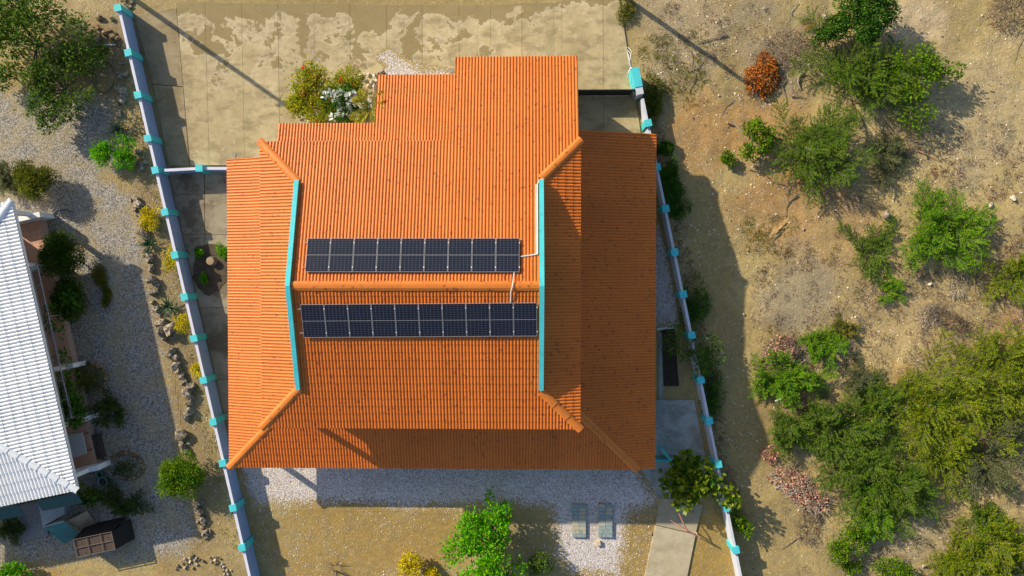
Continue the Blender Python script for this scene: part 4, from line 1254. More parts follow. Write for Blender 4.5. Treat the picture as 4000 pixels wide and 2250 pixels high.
def feathery(name, label, cat, base, r, h, seed, mat='acacia_green', nb=16, dens=1.0, ll=0.072, lw=0.032, group=None, bark='bark_grey', ax=1.0, ay=1.0, droop=0.25, bare=0.0, dirs=None, elev=(0.1, 1.0)):
    """shrub of arching branches with feathery side twigs"""
    rng = np.random.default_rng(seed)
    root = empty(name, base); tag(root, label, cat, group)
    r, ll, lw, dens = r * 1.28, ll * 1.12, lw * 1.2, dens * 1.55
    base = np.array(base, float)
    segs, C, D = [], [], []
    a0 = rng.uniform(0, 6.28)
    for i in range(nb):
        az = a0 + 2 * math.pi * (i * 0.381966) + rng.normal(0, 0.15)
        if dirs is not None: az = rng.uniform(*dirs)
        el = rng.uniform(*elev)
        f_in = 1 - 0.75 * el ** 1.2
        L = r * rng.uniform(0.75, 1.12) * f_in
        tipz = h * (0.25 + 0.75 * el) * rng.uniform(0.75, 1.05)
        hd = np.array([math.cos(az) * ax, math.sin(az) * ay, 0])
        m = 9
        t = np.linspace(0, 1, m)
        b0 = base + np.array([rng.normal(0, 0.20) * r * ax, rng.normal(0, 0.20) * r * ay, 0])
        L *= 0.88
        segs.append((base - np.array([0, 0, 0.06]), b0 + np.array([0, 0, 0.01]), 0.03, 0.024))
        zz = tipz * (1.35 * t ** 0.7 - 0.35 * t ** 2.2 * (1 + droop))
        side = np.array([-hd[1], hd[0], 0]) * rng.normal(0, 0.12) * L
        pts = b0 + hd * (L * t)[:, None] + side * (t ** 2)[:, None] + np.stack([0 * t, 0 * t, zz], -1)
        for k in range(m - 1):
            segs.append((pts[k], pts[k + 1], 0.022 * (1 - t[k]) + 0.006, 0.022 * (1 - t[k + 1]) + 0.005))
        ns = int(15 * dens)
        for s_ in range(ns):
            tt = 0.08 + 0.92 * (s_ + rng.random()) / ns
            x = tt * (m - 1); k = min(int(x), m - 2); p = pts[k] + (pts[k + 1] - pts[k]) * (x - k)
            fwd = unit(pts[k + 1] - pts[k])
            sd = np.cross(fwd, [0, 0, 1.0]); sd = sd / max(np.linalg.norm(sd), 1e-6) * (1 if s_ % 2 else -1)
            dv = fwd * rng.uniform(0.5, 1.0) + sd * rng.uniform(0.5, 1.0) + np.array([0, 0, rng.normal(0.12, 0.3)])
            dv /= np.linalg.norm(dv)
            sl_ = r * rng.uniform(0.16, 0.34) * (1.1 - 0.5 * tt)
            q = p + dv * sl_ + np.array([0, 0, -0.05 * sl_])
            segs.append((p, q, 0.007, 0.003))
            if rng.random() < bare: continue
            nl = max(3, int(sl_ / (ll * 0.42)))
            u = (np.arange(nl) + 0.6) / nl
            for sg in (-1, 1):
                cc = p + (q - p) * u[:, None] + rng.normal(0, 0.012, (nl, 3))
                s2 = np.cross(dv, [0, 0, 1.0]); s2 = s2 / max(np.linalg.norm(s2), 1e-6)
                C.append(cc); D.append(dv * 0.7 + s2 * sg * 0.9 + rng.normal(0, 0.3, (nl, 3)))
    if C:
        C = np.concatenate(C); D = np.concatenate(D); n = len(C)
        nr = unit(np.array([-0.1, 0.05, 0.9]) + rng.normal(0, 0.45, (n, 3)))
        Lf = ll * rng.uniform(0.6, 1.3, n)
        C[:, 2] = np.maximum(C[:, 2], base[2] + 0.02)
        link('crown', fast_mesh('crown', leaf_quads(C, D, nr, Lf, Lf * lw / ll), quads_for(n), M[mat]), root)
    mesh_twigs('trunk', segs, M[bark], root)
    return root

def brush(name, label, base, r, h, seed, twig='bark_grey', leaf=None, nt_=120, nl=0, ll=0.08, cat='brush', group=None, ax=1.0, ay=1.0, rot=0.0, tr=0.010):
    """heap of dry twigs, some with dead leaves"""
    rng = np.random.default_rng(seed)
    root = empty(name, base); tag(root, label, cat, group)
    base = np.array(base, float)
    cr, sr_ = math.cos(rot), math.sin(rot)
    rt = np.array([[cr, -sr_, 0], [sr_, cr, 0], [0, 0, 1]])
    segs = []
    for _ in range(nt_):
        a = rng.uniform(0, 6.28); q = math.sqrt(rng.random()) * r * 0.85
        p = np.array([math.cos(a) * q * ax, math.sin(a) * q * ay, rng.uniform(0.02, h) * (1 - (q / r) ** 2 * 0.7)])
        b = a + rng.normal(0, 0.9); L = r * rng.uniform(0.15, 0.55)
        e = p + np.array([math.cos(b) * L * ax, math.sin(b) * L * ay, rng.normal(0, 0.08)])
        e[2] = max(e[2], 0.01)
        m = (p + e) / 2 + rng.normal(0, 0.03, 3)
        t0 = tr * rng.uniform(0.5, 1.6)
        p, m, e = base + rt @ p, base + rt @ m, base + rt @ e
        segs += [(p, m, t0, t0 * 0.7), (m, e, t0 * 0.7, t0 * 0.3)]
    mesh_twigs('twigs', segs, M[twig], root)['kind'] = 'stuff'
    if leaf and nl:
        a = rng.uniform(0, 6.28, nl); q = np.sqrt(rng.random(nl)) * r
        q *= 0.55 + 0.6 * vnoise(np.cos(a) * 2 + 5, np.sin(a) * 2 + seed, seed)
        c = np.stack([np.cos(a) * q * ax, np.sin(a) * q * ay, rng.random(nl) * h * np.clip(1.1 - (q / r) ** 2, 0.1, 1)], -1) @ rt.T + base
        c[:, 2] = np.maximum(c[:, 2], base[2] + 0.02)
        L = ll * rng.uniform(0.6, 1.4, nl)
        link('dead_leaves', fast_mesh('dead_leaves', leaf_quads(c, rng.normal(0, 1, (nl, 3)) * [1, 1, .5], unit(rng.normal(0, .6, (nl, 3)) + [0, 0, .8]), L, L * 0.7), quads_for(nl), M[leaf]), root)['kind'] = 'stuff'
    return root

def at(px, py, h=0.0):
    p = P(px, py, h * 0.5)
    return (p.x, p.y, gz(p.x, p.y))
PXM = 1 / 64.6   # metres per photo pixel on the ground

# ---- neighbour's side
leafy('garden_tree', 'large leafy tree in the top left corner', 'tree', at(125, 165, 2.6), 3.0, 2.7, 2.6, 6500, 0.17, 0.09, 'leaf_mid', 1, lobes=20, gap=0.34, trunk_r=0.1, lobe_scale=0.27, group='garden trees')
leafy('garden_tree', 'straggling leafy tree below the large one at the top left, over the gravel', 'tree', at(245, 345, 2.0), 2.7, 1.9, 2.0, 4200, 0.16, 0.085, 'leaf_mid', 2, lobes=16, gap=0.38, trunk_r=0.08, lobe_scale=0.27, rot=0.5, group='garden trees')
leafy('leafy_shrub', 'small green shrub beside the rocks at the top of the left wall', 'shrub', at(388, 210, 0.8), 0.65, 0.55, 0.8, 480, 0.12, 0.06, 'leaf_mid', 3, lobes=6, gap=0.3)
leafy('leafy_shrub', 'small weeping green shrub at the left edge of the gravel below the trees', 'shrub', at(25, 290, 1.2), 0.9, 0.9, 1.2, 700, 0.14, 0.07, 'leaf_mid', 31, lobes=6, gap=0.3)
leafy('lime_shrub', 'bright lime green shrub on the gravel by the left wall', 'shrub', at(452, 592, 1.1), 1.12, 1.05, 1.1, 2600, 0.11, 0.06, 'leaf_bright', 4, lobes=13, gap=0.25, lobe_scale=0.30)
leafy('round_shrub', 'round dark olive shrub above the corner of the white house', 'shrub', at(138, 705, 1.5), 1.1, 1.15, 1.5, 8000, 0.08, 0.055, 'leaf_olive', 5, lobes=20, sprig=0.03, lobe_scale=0.46)
feathery('grey_bush', 'pale grey-green feathery bush at the left edge above the white roof', 'bush', at(25, 690, 1.4), 1.2, 1.4, 6, 'acacia_grey', 16, 1.1)
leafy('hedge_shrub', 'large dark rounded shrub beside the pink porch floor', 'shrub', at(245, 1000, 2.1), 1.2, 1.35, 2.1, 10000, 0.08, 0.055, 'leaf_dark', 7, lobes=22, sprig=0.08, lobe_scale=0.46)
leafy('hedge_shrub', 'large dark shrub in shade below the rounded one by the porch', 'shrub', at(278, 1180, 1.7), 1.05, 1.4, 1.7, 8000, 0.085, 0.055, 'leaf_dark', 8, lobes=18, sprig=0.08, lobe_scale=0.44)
leafy('leafy_shrub', 'light green leafy shrub growing through the dark hedge by the porch', 'shrub', at(302, 1165, 1.8), 0.6, 0.7, 1.8, 420, 0.17, 0.09, 'leaf_deep', 9, lobes=7, gap=0.3, z_low=0.6)
def vine(label, a0, a1, b0, n, seed):
    rng = np.random.default_rng(seed)
    root = empty('climbing_vine', NL((a0 + a1) / 2, b0)); tag(root, label, 'vine', 'vines on the porch trellis')
    a = rng.uniform(a0, a1, n); bb = b0 + rng.normal(0, 0.26, n); z = 2.4 - np.abs(rng.normal(0, 0.35, n))
    cl = vnoise(a * 1.7 + seed, bb * 2, seed)
    k = cl > 0.36
    p = np.array([[*(S0.xy + NE * float(x) + NU * float(y)), zz] for x, y, zz in zip(a[k], bb[k], z[k])])
    m = len(p)
    L = 0.15 * rng.uniform(0.6, 1.3, m)
    link('crown', fast_mesh('crown', leaf_quads(p, rng.normal(0, 1, (m, 3)), unit(rng.normal(0, .5, (m, 3)) + [0, 0, 1]), L, L * 0.7), quads_for(m), M['leaf_deep']), root)
    segs = []
    for k in range(4):
        q = [np.array(NL(a0 + (a1 - a0) * f, b0 + 0.15 * math.sin(f * 9 + k), 2.4 if f > 0.1 else 0.2)) for f in np.linspace(0, 1, 8)]
        segs += [(q[i], q[i + 1], 0.018, 0.014) for i in range(7)]
    mesh_twigs('stem', segs, M['bark_grey'], root)
vine('green climbing vine along the upper trellis of the neighbour\'s porch', 6.9, 10.7, 0.1, 800, 10)
vine('green climbing vine along the lower trellis above the porch table', 3.6, 6.7, 0.05, 800, 12)
leafy('leafy_shrub', 'green shrub with round leaves overhanging the porch wall above the table', 'shrub', at(285, 1575, 2.4), 0.95, 1.1, 2.4, 900, 0.17, 0.11, 'leaf_deep', 13, lobes=8, gap=0.3, z_low=0.5)
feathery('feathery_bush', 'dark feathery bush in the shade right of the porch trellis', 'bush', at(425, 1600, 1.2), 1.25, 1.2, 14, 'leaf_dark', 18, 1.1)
leafy('low_bush', 'olive green bush inside the upper stone ring by the porch', 'bush', at(345, 1480, 0.8), 0.85, 0.75, 0.8, 1600, 0.08, 0.04, 'leaf_olive', 15, lobes=8)
leafy('low_bush', 'small dark bush inside the lower oval stone ring', 'bush', at(485, 1825, 0.5), 0.75, 0.55, 0.5, 900, 0.08, 0.04, 'leaf_dark', 16, lobes=7, gap=0.35)
leaf_mat('leaf_lush', (0.08, 0.185, 0.006), (0.185, 0.3, 0.009))
leafy('round_shrub', 'round bright green shrub beside the rocks at the lower left', 'shrub', at(712, 1862, 1.7), 1.28, 1.2, 1.7, 9000, 0.085, 0.06, 'leaf_lush', 17, lobes=20, sprig=0.04, lobe_scale=0.42)
leafy('leafy_shrub', 'broad-leaved green plant by the corner of the white roof', 'shrub', at(357, 1930, 1.0), 0.75, 0.6, 1.0, 220, 0.26, 0.13, 'leaf_mid', 18, lobes=7, gap=0.2)
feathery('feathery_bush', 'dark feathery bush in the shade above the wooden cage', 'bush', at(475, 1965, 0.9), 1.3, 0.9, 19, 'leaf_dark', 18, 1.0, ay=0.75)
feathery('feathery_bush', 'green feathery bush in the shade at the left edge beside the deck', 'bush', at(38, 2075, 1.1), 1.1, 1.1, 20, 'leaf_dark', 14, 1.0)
leafy('lime_shrub', 'bright green shrub in the bottom left corner', 'shrub', at(38, 2228, 1.1), 1.05, 0.8, 1.1, 2000, 0.12, 0.07, 'leaf_bright', 21, lobes=10, gap=0.25)
for k, (x, y, r_, lab) in enumerate(((588, 835, 0.62, 'topmost yellow flowering shrub on the strip beside the left wall'), (592, 868, 0.5, 'yellow flowering shrub just below the topmost one beside the left wall'),
        (664, 1002, 0.55, 'yellow flowering shrub against the left wall above the stone pile'), (722, 1262, 0.62, 'yellow flowering shrub against the left wall below the second aloe'),
        (776, 1448, 0.42, 'small yellow flowering shrub against the lower part of the left wall'))):
    ry_ = r_ * (1.0 if k != 2 else 1.5)
    leafy('yellow_shrub', lab, 'shrub', at(x, y, 0.6), r_, ry_, 0.7, 900, 0.075, 0.05, 'leaf_yellow', 40 + k, lobes=9, gap=0.2, group='yellow shrubs along the left wall')
# aloes: rosettes of long leaves
alf = MB()
prof = [(0.0, 0.05, 0.0), (0.3, 0.055, 0.10), (0.65, 0.04, 0.12), (1.0, 0.004, 0.05)]
vs, fs = [], []
for i, (l, w_, z) in enumerate(prof): vs += [(l, -w_, z + w_ * 0.4), (l, 0, z), (l, w_, z + w_ * 0.4), (l, 0, z - w_ * 0.35)]
for i in range(3):
    for k in range(4): fs.append((i * 4 + k, i * 4 + (k + 1) % 4, i * 4 + 4 + (k + 1) % 4, i * 4 + 4 + k))
ALO = MB().add(vs, fs).mesh('leaf', M['aloe_green'])
for k, (x, y, r_, lab) in enumerate(((470, 512, 0.75, 'dark spiky aloe beside the lime green shrub'), (590, 955, 0.75, 'green spiky aloe below the yellow shrubs by the left wall'), (664, 1198, 0.82, 'green spiky aloe above the pile of pale rocks by the left wall'))):
    p = at(x, y)
    root = empty('aloe_plant', p); tag(root, lab, 'aloe', 'aloes on the strip beside the left wall')
    for j in range(30):
        f = j / 30
        o = link('leaf', ALO, root)
        s_ = r_ * (0.65 + 0.5 * (1 - f)) * random.uniform(0.85, 1.1)
        o.matrix_basis = Matrix.Translation((p[0], p[1], 0.05)) @ Matrix.Rotation(j * 2.4 + random.uniform(-.2, .2), 4, 'Z') @ Matrix.Rotation(-(0.1 + f * 1.05), 4, 'Y') @ Matrix.Diagonal((s_, s_ * 1.1, s_, 1))
leafy('ground_cover', 'low olive green weeds growing in the grey gravel', 'weeds', at(390, 1085, 0.2), 0.42, 0.85, 0.22, 1400, 0.09, 0.04, 'grass_olive', 22, lobes=8, gap=0.2, rot=0.2)
leafy('ground_cover', 'lower patch of olive green weeds in the grey gravel', 'weeds', at(415, 1160, 0.2), 0.36, 0.65, 0.22, 1100, 0.09, 0.04, 'grass_olive', 23, lobes=7, gap=0.2, rot=0.2)

# ---- round the house
leafy('flowering_bush', 'yellow-green bush with red flowers in front of the house', 'bush', at(1272, 362, 2.0), 2.15, 1.8, 1.9, 9000, 0.12, 0.06, 'leaf_lime', 24, lobes=18, gap=0.26, lobe_scale=0.30, flowers=('flower_red', 16, 0.13))
leafy('white_flower_bush', 'dark green bush with white flower heads beside the house front', 'bush', at(1345, 425, 2.6), 1.35, 1.2, 2.5, 3600, 0.19, 0.05, 'leaf_deep', 25, lobes=12, gap=0.25, lobe_scale=0.36, flowers=('flower_white', 28, 0.25))
def palm(label, base, n, L, h, seed, mat):
    rng = np.random.default_rng(seed)
    root = empty('palm', base); tag(root, label, 'palm')
    MB().tube([base, (base[0], base[1], h)], [0.07, 0.05], 8).build('trunk', M['bark_grey'], root)
    for j in range(n):
        az = j * 2.399 + rng.normal(0, 0.2); el = rng.uniform(0.3, 1.1)
        t_ = np.linspace(0, 1, 16)
        hd = np.array([math.cos(az), math.sin(az)])
        r_ = L * (0.55 + 0.45 * math.cos(el))
        pts = np.stack([base[0] + hd[0] * r_ * t_, base[1] + hd[1] * r_ * t_, h + L * 0.8 * math.sin(el) * (t_ - 0.75 * t_ ** 2.2)], -1)
        C, D = [], []
        for i in range(2, 16):
            fw = unit(pts[i] - pts[i - 1]); sd = np.cross(fw, [0, 0, 1.0]); sd /= np.linalg.norm(sd)
            for sg in (-1, 1): C.append(pts[i]); D.append(fw * 0.8 + sd * sg * 0.75 + np.array([0, 0, 0.1]))
        C, D = np.array(C), np.array(D); m = len(C)
        ll_ = L * 0.33 * np.repeat(np.sin(np.linspace(0.5, 2.9, 14)), 2)
        fv = leaf_quads(C, D, np.tile([0, 0, 1.0], (m, 1)), ll_, 0.05)
        tv, tq = twig_tris([(pts[i], pts[i + 1], 0.014, 0.012) for i in range(15)])
        allv = np.concatenate([fv, tv]); allq = np.concatenate([quads_for(m), tq + len(fv)])
        link('frond', fast_mesh('frond', allv, allq, M[mat]), root)
palm('small yellow palm between the white-flowered bush and the house', (*P(1447, 425, 3.3).xy, 0), 9, 1.3, 3.2, 26, 'palm_yellow')
leafy('yard_tree', 'bright green leafy tree at the bottom edge of the south yard', 'tree', at(1890, 2175, 3.0), 2.35, 2.2, 3.0, 5600, 0.19, 0.085, 'leaf_bright', 27, lobes=20, gap=0.36, lobe_scale=0.26, trunk_r=0.09, bark='bark_pale')
leafy('yard_sapling', 'slender bright green tree top reaching towards the white gravel', 'tree', at(1935, 2010, 2.4), 0.75, 1.35, 2.4, 1300, 0.17, 0.08, 'leaf_bright', 28, lobes=9, gap=0.3, lobe_scale=0.34, bark='bark_pale')
leafy('leafy_shrub', 'dull green shrub at the bottom edge right of the bright tree', 'shrub', at(2110, 2210, 1.4), 0.75, 0.9, 1.4, 900, 0.13, 0.06, 'leaf_mid', 29, lobes=8, gap=0.3)
leafy('yellow_shrub', 'bright yellow shrub at the bottom edge of the south yard', 'shrub', at(1605, 2215, 1.2), 0.75, 0.85, 1.2, 1500, 0.10, 0.06, 'leaf_yellow', 30, lobes=9, gap=0.2)
leafy('yellow_shrub', 'small yellow-green shrub touching the bottom edge beside the bright yellow one', 'shrub', at(1690, 2240, 0.8), 0.55, 0.4, 0.8, 800, 0.09, 0.06, 'leaf_yellow', 33, lobes=7, gap=0.2)
leafy('round_leaf_tree', 'glossy round-leaved tree beside the concrete path and right wall', 'tree', at(2705, 1868, 2.2), 1.38, 1.4, 2.2, 1050, 0.26, 0.25, 'leaf_glossy', 32, lobes=14, gap=0.22, lobe_scale=0.34, trunk_r=0.08, bark='bark_pale')
leafy('round_leaf_sprout', 'leafy branch with round leaves hanging over the right wall', 'branch', at(2830, 1925, 2.0), 0.45, 0.75, 2.0, 130, 0.22, 0.18, 'leaf_glossy', 34, lobes=5, gap=0.2, rot=0.5, z_low=0.6)
leafy('wall_shrub', 'sparse light green shrub overhanging the middle of the right wall', 'shrub', at(2698, 1375, 1.9), 1.6, 1.55, 1.9, 1300, 0.14, 0.08, 'leaf_mid', 35, lobes=14, gap=0.4, lobe_scale=0.27)
leafy('leafy_shrub', 'small green shrub outside the right wall near the garden path', 'shrub', at(2895, 2040, 1.0), 0.45, 0.95, 1.0, 420, 0.16, 0.08, 'leaf_lush', 36, lobes=8, gap=0.25, rot=0.55)
for k, (x, y, rx_, ry_, lab) in enumerate(((2598, 578, 0.5, 0.3, 'small light green shrub by the right wall beside the red roof edge'), (2640, 790, 0.65, 0.9, 'green shrub in shade outside the right wall, upper one'), (2720, 1190, 0.8, 1.6, 'dark green weeds in shade outside the middle of the right wall'),
        (2770, 1500, 0.7, 1.6, 'dark green weeds outside the right wall below the sparse shrub'), (2610, 690, 0.5, 0.9, 'dark weeds along the right wall near the corner of the red roof'), (2545, 380, 0.5, 1.1, 'green weeds along the right wall below the turquoise pier'))):
    leafy('wall_weeds', lab, 'weeds', at(x, y, 0.4), rx_ * 1.15, ry_ * 1.15, 0.5, 2200, 0.10, 0.05, 'leaf_deep' if k != 5 else 'leaf_olive', 50 + k, lobes=10, gap=0.3, group='weeds along the right wall')
for k, (x, y, r_) in enumerate(((867, 985, 0.32), (780, 985, 0.18), (800, 1082, 0.2))):
    leafy('low_bush', ('bright green bush in the earth bed against the house', 'small green tuft left of the tree stump', 'small green tuft below the tree stump')[k], 'bush', at(x, y, 0.4), r_ * 1.3, r_ * 1.5, 0.45, 500, 0.08, 0.05, 'leaf_bright', 60 + k, lobes=6)
leafy('wall_weeds', 'green weeds at the top right edge of the driveway', 'weeds', at(2445, 50, 0.3), 0.5, 0.75, 0.35, 900, 0.09, 0.04, 'leaf_olive', 64, lobes=9, gap=0.25)

# ---- the open lot on the right
leafy('dark_tree', 'dense dark green tree at the top of the open lot', 'tree', at(3375, 75, 2.6), 1.75, 1.75, 2.6, 5200, 0.13, 0.08, 'leaf_deep', 70, lobes=16, gap=0.25, lobe_scale=0.33, trunk_r=0.09)
leafy('dark_tree', 'lower dense green branch of the dark tree at the top of the lot', 'bush', at(3262, 115, 1.5), 1.2, 0.65, 1.5, 2000, 0.12, 0.08, 'leaf_deep', 71, lobes=10, gap=0.25, rot=0.25)
leafy('dark_tree', 'small dark green bush just below the dense dark tree', 'bush', at(3385, 150, 1.2), 0.6, 0.4, 1.2, 700, 0.12, 0.08, 'leaf_deep', 72, lobes=7)
leafy('papaya_shrub', 'sparse leafy green plant right of the feathery acacia at the top', 'shrub', at(3560, 330, 2.3), 1.9, 2.0, 2.0, 1500, 0.21, 0.085, 'leaf_lush', 73, lobes=20, gap=0.42, lobe_scale=0.2, z_low=0.45)
leafy('papaya_shrub', 'isolated leaf tufts at the right of the sparse leafy plant', 'shrub', at(3680, 260, 1.6), 0.95, 0.95, 1.6, 300, 0.19, 0.08, 'leaf_lush', 74, lobes=9, gap=0.4, lobe_scale=0.18, z_low=0.5)
leafy('leafy_shrub', 'leafy green shrub on the orange soil of the lot', 'shrub', at(2945, 525, 1.5), 1.05, 1.25, 1.5, 1700, 0.15, 0.075, 'leaf_lush', 75, lobes=12, gap=0.36, lobe_scale=0.28)
leafy('leafy_shrub', 'small green shrub lying on the orange soil below the leafy one', 'shrub', at(2845, 613, 0.7), 0.5, 0.38, 0.7, 450, 0.12, 0.07, 'leaf_lush', 76, lobes=7, gap=0.2)
AC = [  # px, py, radius m, height, material, branches, density, label
    (3385, 300, 3.0, 1.9, 'acacia_green', 34, 1.25, 'wide feathery acacia bush below the dark tree'),
    (3185, 590, 2.9, 1.7, 'acacia_green', 30, 1.2, 'wide feathery acacia bush right of the orange soil'),
    (3475, 610, 1.5, 0.9, 'acacia_grey', 16, 1.0, 'small thin feathery bush below the wide acacia'),
    (3685, 895, 2.35, 2.0, 'acacia_bright', 36, 1.35, 'dense bright green acacia bush in the middle of the lot'),
    (3432, 975, 1.6, 0.7, 'acacia_green', 15, 0.95, 'sparse low acacia left of the dense bright one'),
    (3478, 1128, 0.85, 0.5, 'acacia_bright', 13, 1.0, 'small green tuft below the sparse low acacia'),
    (3200, 1350, 1.35, 0.9, 'acacia_bright', 18, 1.1, 'green acacia tuft above the pile of dead branches'),
    (3970, 1070, 1.5, 1.2, 'acacia_yellow', 18, 1.0, 'yellow-green acacia at the right edge, upper one'),
    (3940, 1470, 2.9, 1.7, 'acacia_yellow', 36, 1.25, 'large yellow-green acacia at the right edge, middle'),
    (3075, 1485, 1.9, 1.4, 'acacia_bright', 26, 1.25, 'bright green acacia beside the pile of coral leaves'),
    (3370, 1490, 1.3, 0.9, 'acacia_grey', 16, 1.0, 'grey-green acacia right of the bright green one'),
    (3095, 1680, 1.9, 1.4, 'acacia_green', 24, 1.2, 'green acacia at the left of the thicket'),
    (3290, 1680, 2.4, 1.6, 'acacia_green', 30, 1.25, 'green acacia in the middle left of the thicket'),
    (3440, 1590, 1.7, 1.2, 'acacia_green', 20, 1.15, 'green acacia at the top of the thicket beside bare soil'),
    (3640, 1600, 2.9, 1.6, 'acacia_yellow', 34, 1.2, 'yellow-green acacia at the top centre of the thicket'),
    (3720, 1760, 2.3, 1.4, 'acacia_yellow', 26, 1.15, 'yellow-green acacia at the right centre of the thicket'),
    (3370, 1850, 2.4, 1.5, 'acacia_green', 30, 1.2, 'green acacia with pale stems in the centre of the thicket'),
    (3530, 1910, 2.3, 1.5, 'acacia_green', 32, 1.2, 'green acacia at the lower centre of the thicket'),
    (3430, 2010, 1.7, 1.1, 'acacia_bright', 20, 1.15, 'bright green acacia at the lower edge of the thicket'),
    (3890, 1830, 2.1, 1.4, 'acacia_grey', 22, 0.9, 'thin grey-green acacia right of the thicket'),
    (3960, 1680, 1.3, 1.0, 'acacia_grey', 12, 0.8, 'thin grey acacia at the right edge above the lower bushes'),
    (3750, 2210, 1.8, 1.1, 'acacia_yellow', 26, 1.2, 'yellow acacia touching the bottom edge'),
    (3900, 2140, 2.3, 1.3, 'acacia_yellow', 30, 1.2, 'wide yellow-green acacia in the bottom right corner'),
    (3840, 2020, 1.1, 0.8, 'acacia_green', 16, 1.0, 'small green acacia above the wide one in the bottom right corner'),
    (3985, 2230, 1.5, 1.0, 'acacia_grey', 14, 1.0, 'grey-green acacia at the very bottom right corner')]
for k, (x, y, r_, h_, m_, nb, dn, lab) in enumerate(AC):
    feathery('acacia_bush', lab, 'bush', at(x, y, h_), r_, h_, 100 + k, m_, nb, dn, group='acacia bushes on the open lot', bark='bark_grey')
for k, (x, y, rx_, ry_, h_, n_, lab) in enumerate(((3290, 2125, 1.35, 1.3, 1.1, 1900, 'yellow-green leafy bush below the thicket near the bottom'), (3370, 2085, 1.0, 0.5, 0.9, 900, 'long yellow-green leafy branch below the thicket'), (3490, 2225, 1.1, 0.75, 1.0, 1500, 'green leafy bush touching the bottom edge below the thicket'),
        (3330, 2215, 0.55, 0.35, 0.6, 450, 'small dark green bush near the bottom edge of the lot'))):
    leafy('leafy_bush', lab, 'bush', at(x, y, h_), rx_, ry_, h_, n_, 0.12, 0.06, 'leaf_lush', 140 + k, lobes=12, gap=0.32, lobe_scale=0.28)
# dry bushes and brush heaps
brush('dry_bush', 'bright orange-brown dry bush at the end of the pole shadow', at(2985, 290, 0.6), 1.35, 0.6, 150, 'bark_grey', 'dry_orange', 140, 2200, 0.12, 'bush', ax=0.75, ay=1.15, rot=-0.3)
brush('brush_heap', 'purple-brown heap of dry twigs beside the orange dry bush', at(3095, 195, 0.5), 1.5, 0.5, 151, 'bark_grey', 'dry_brown', 320, 500, 0.08, ax=1.1, ay=0.85)
brush('brush_heap', 'brown dry bush in the top right corner', at(3960, 30, 0.8), 1.4, 0.8, 152, 'bark_grey', 'dry_brown', 300, 600, 0.08)
brush('brush_heap', 'small reddish dry tuft left of the dark tree', at(3163, 98, 0.3), 0.45, 0.3, 153, 'bark_grey', 'dry_orange', 60, 120, 0.07)
brush('brush_heap', 'heap of coral dead leaves and grey branches left of the acacia tuft', at(3050, 1375, 0.7), 1.25, 0.7, 154, 'bark_grey', 'dry_coral', 220, 420, 0.13, rot=0.4, ay=0.8, tr=0.016)
brush('brush_heap', 'grey tangle of dead twigs right of the coral leaf heap', at(3115, 1385, 0.5), 0.95, 0.5, 155, 'bark_pale', None, 200, 0, tr=0.014)
brush('brush_heap', 'brown dead-leaf heap between the two upper green acacias of the thicket', at(3145, 1590, 0.6), 0.9, 0.6, 156, 'bark_grey', 'dry_coral', 120, 300, 0.13, ax=1.2, ay=0.6)
brush('brush_heap', 'coral dead-leaf heap with a pale branch at the left of the thicket', at(3095, 1880, 0.6), 1.35, 0.6, 157, 'bark_pale', 'dry_coral', 180, 480, 0.13, ax=1.1, ay=0.7, rot=-0.4, tr=0.016)
brush('brush_heap', 'coral dead-leaf heap below the pale branch at the left of the thicket', at(3170, 1950, 0.5), 1.25, 0.5, 158, 'bark_pale', 'dry_coral', 160, 420, 0.13, ax=1.2, ay=0.7, rot=-0.3, tr=0.016)
brush('brush_heap', 'purple-grey twig heap below the coral leaf heaps', at(3165, 2060, 0.4), 0.9, 0.4, 159, 'bark_grey', 'dry_brown', 260, 200, 0.08, ay=1.3)
brush('brush_heap', 'small coral leaf cluster on the upper left of the thicket', at(3010, 1780, 0.4), 0.6, 0.4, 164, 'bark_grey', 'dry_coral', 50, 220, 0.12)
brush('brush_heap', 'brown-purple dry brush lying diagonally in the middle of the lot', at(3715, 1255, 0.4), 1.25, 0.4, 160, 'bark_grey', 'dry_brown', 320, 350, 0.07, ax=1.3, ay=0.5, rot=-0.55)
brush('brush_heap', 'grey dry brush left of the diagonal brown one', at(3625, 1230, 0.35), 0.7, 0.35, 161, 'bark_pale', 'dry_grey', 180, 120, 0.06)
brush('brush_heap', 'purple-brown twig heap below the wide acacia at the top', at(3520, 530, 0.4), 1.3, 0.4, 162, 'bark_grey', 'dry_brown', 280, 200, 0.07)
brush('brush_heap', 'grey tuft of dry twigs below the dense bright acacia', at(3745, 1125, 0.35), 0.7, 0.35, 163, 'bark_pale', 'dry_grey', 180, 40, 0.06)
feathery('grass_tuft', 'yellow dry grass tuft beside the green acacia tuft', 'grass', at(3300, 1295, 0.4), 0.85, 0.45, 165, 'grass_olive', 22, 0.8)
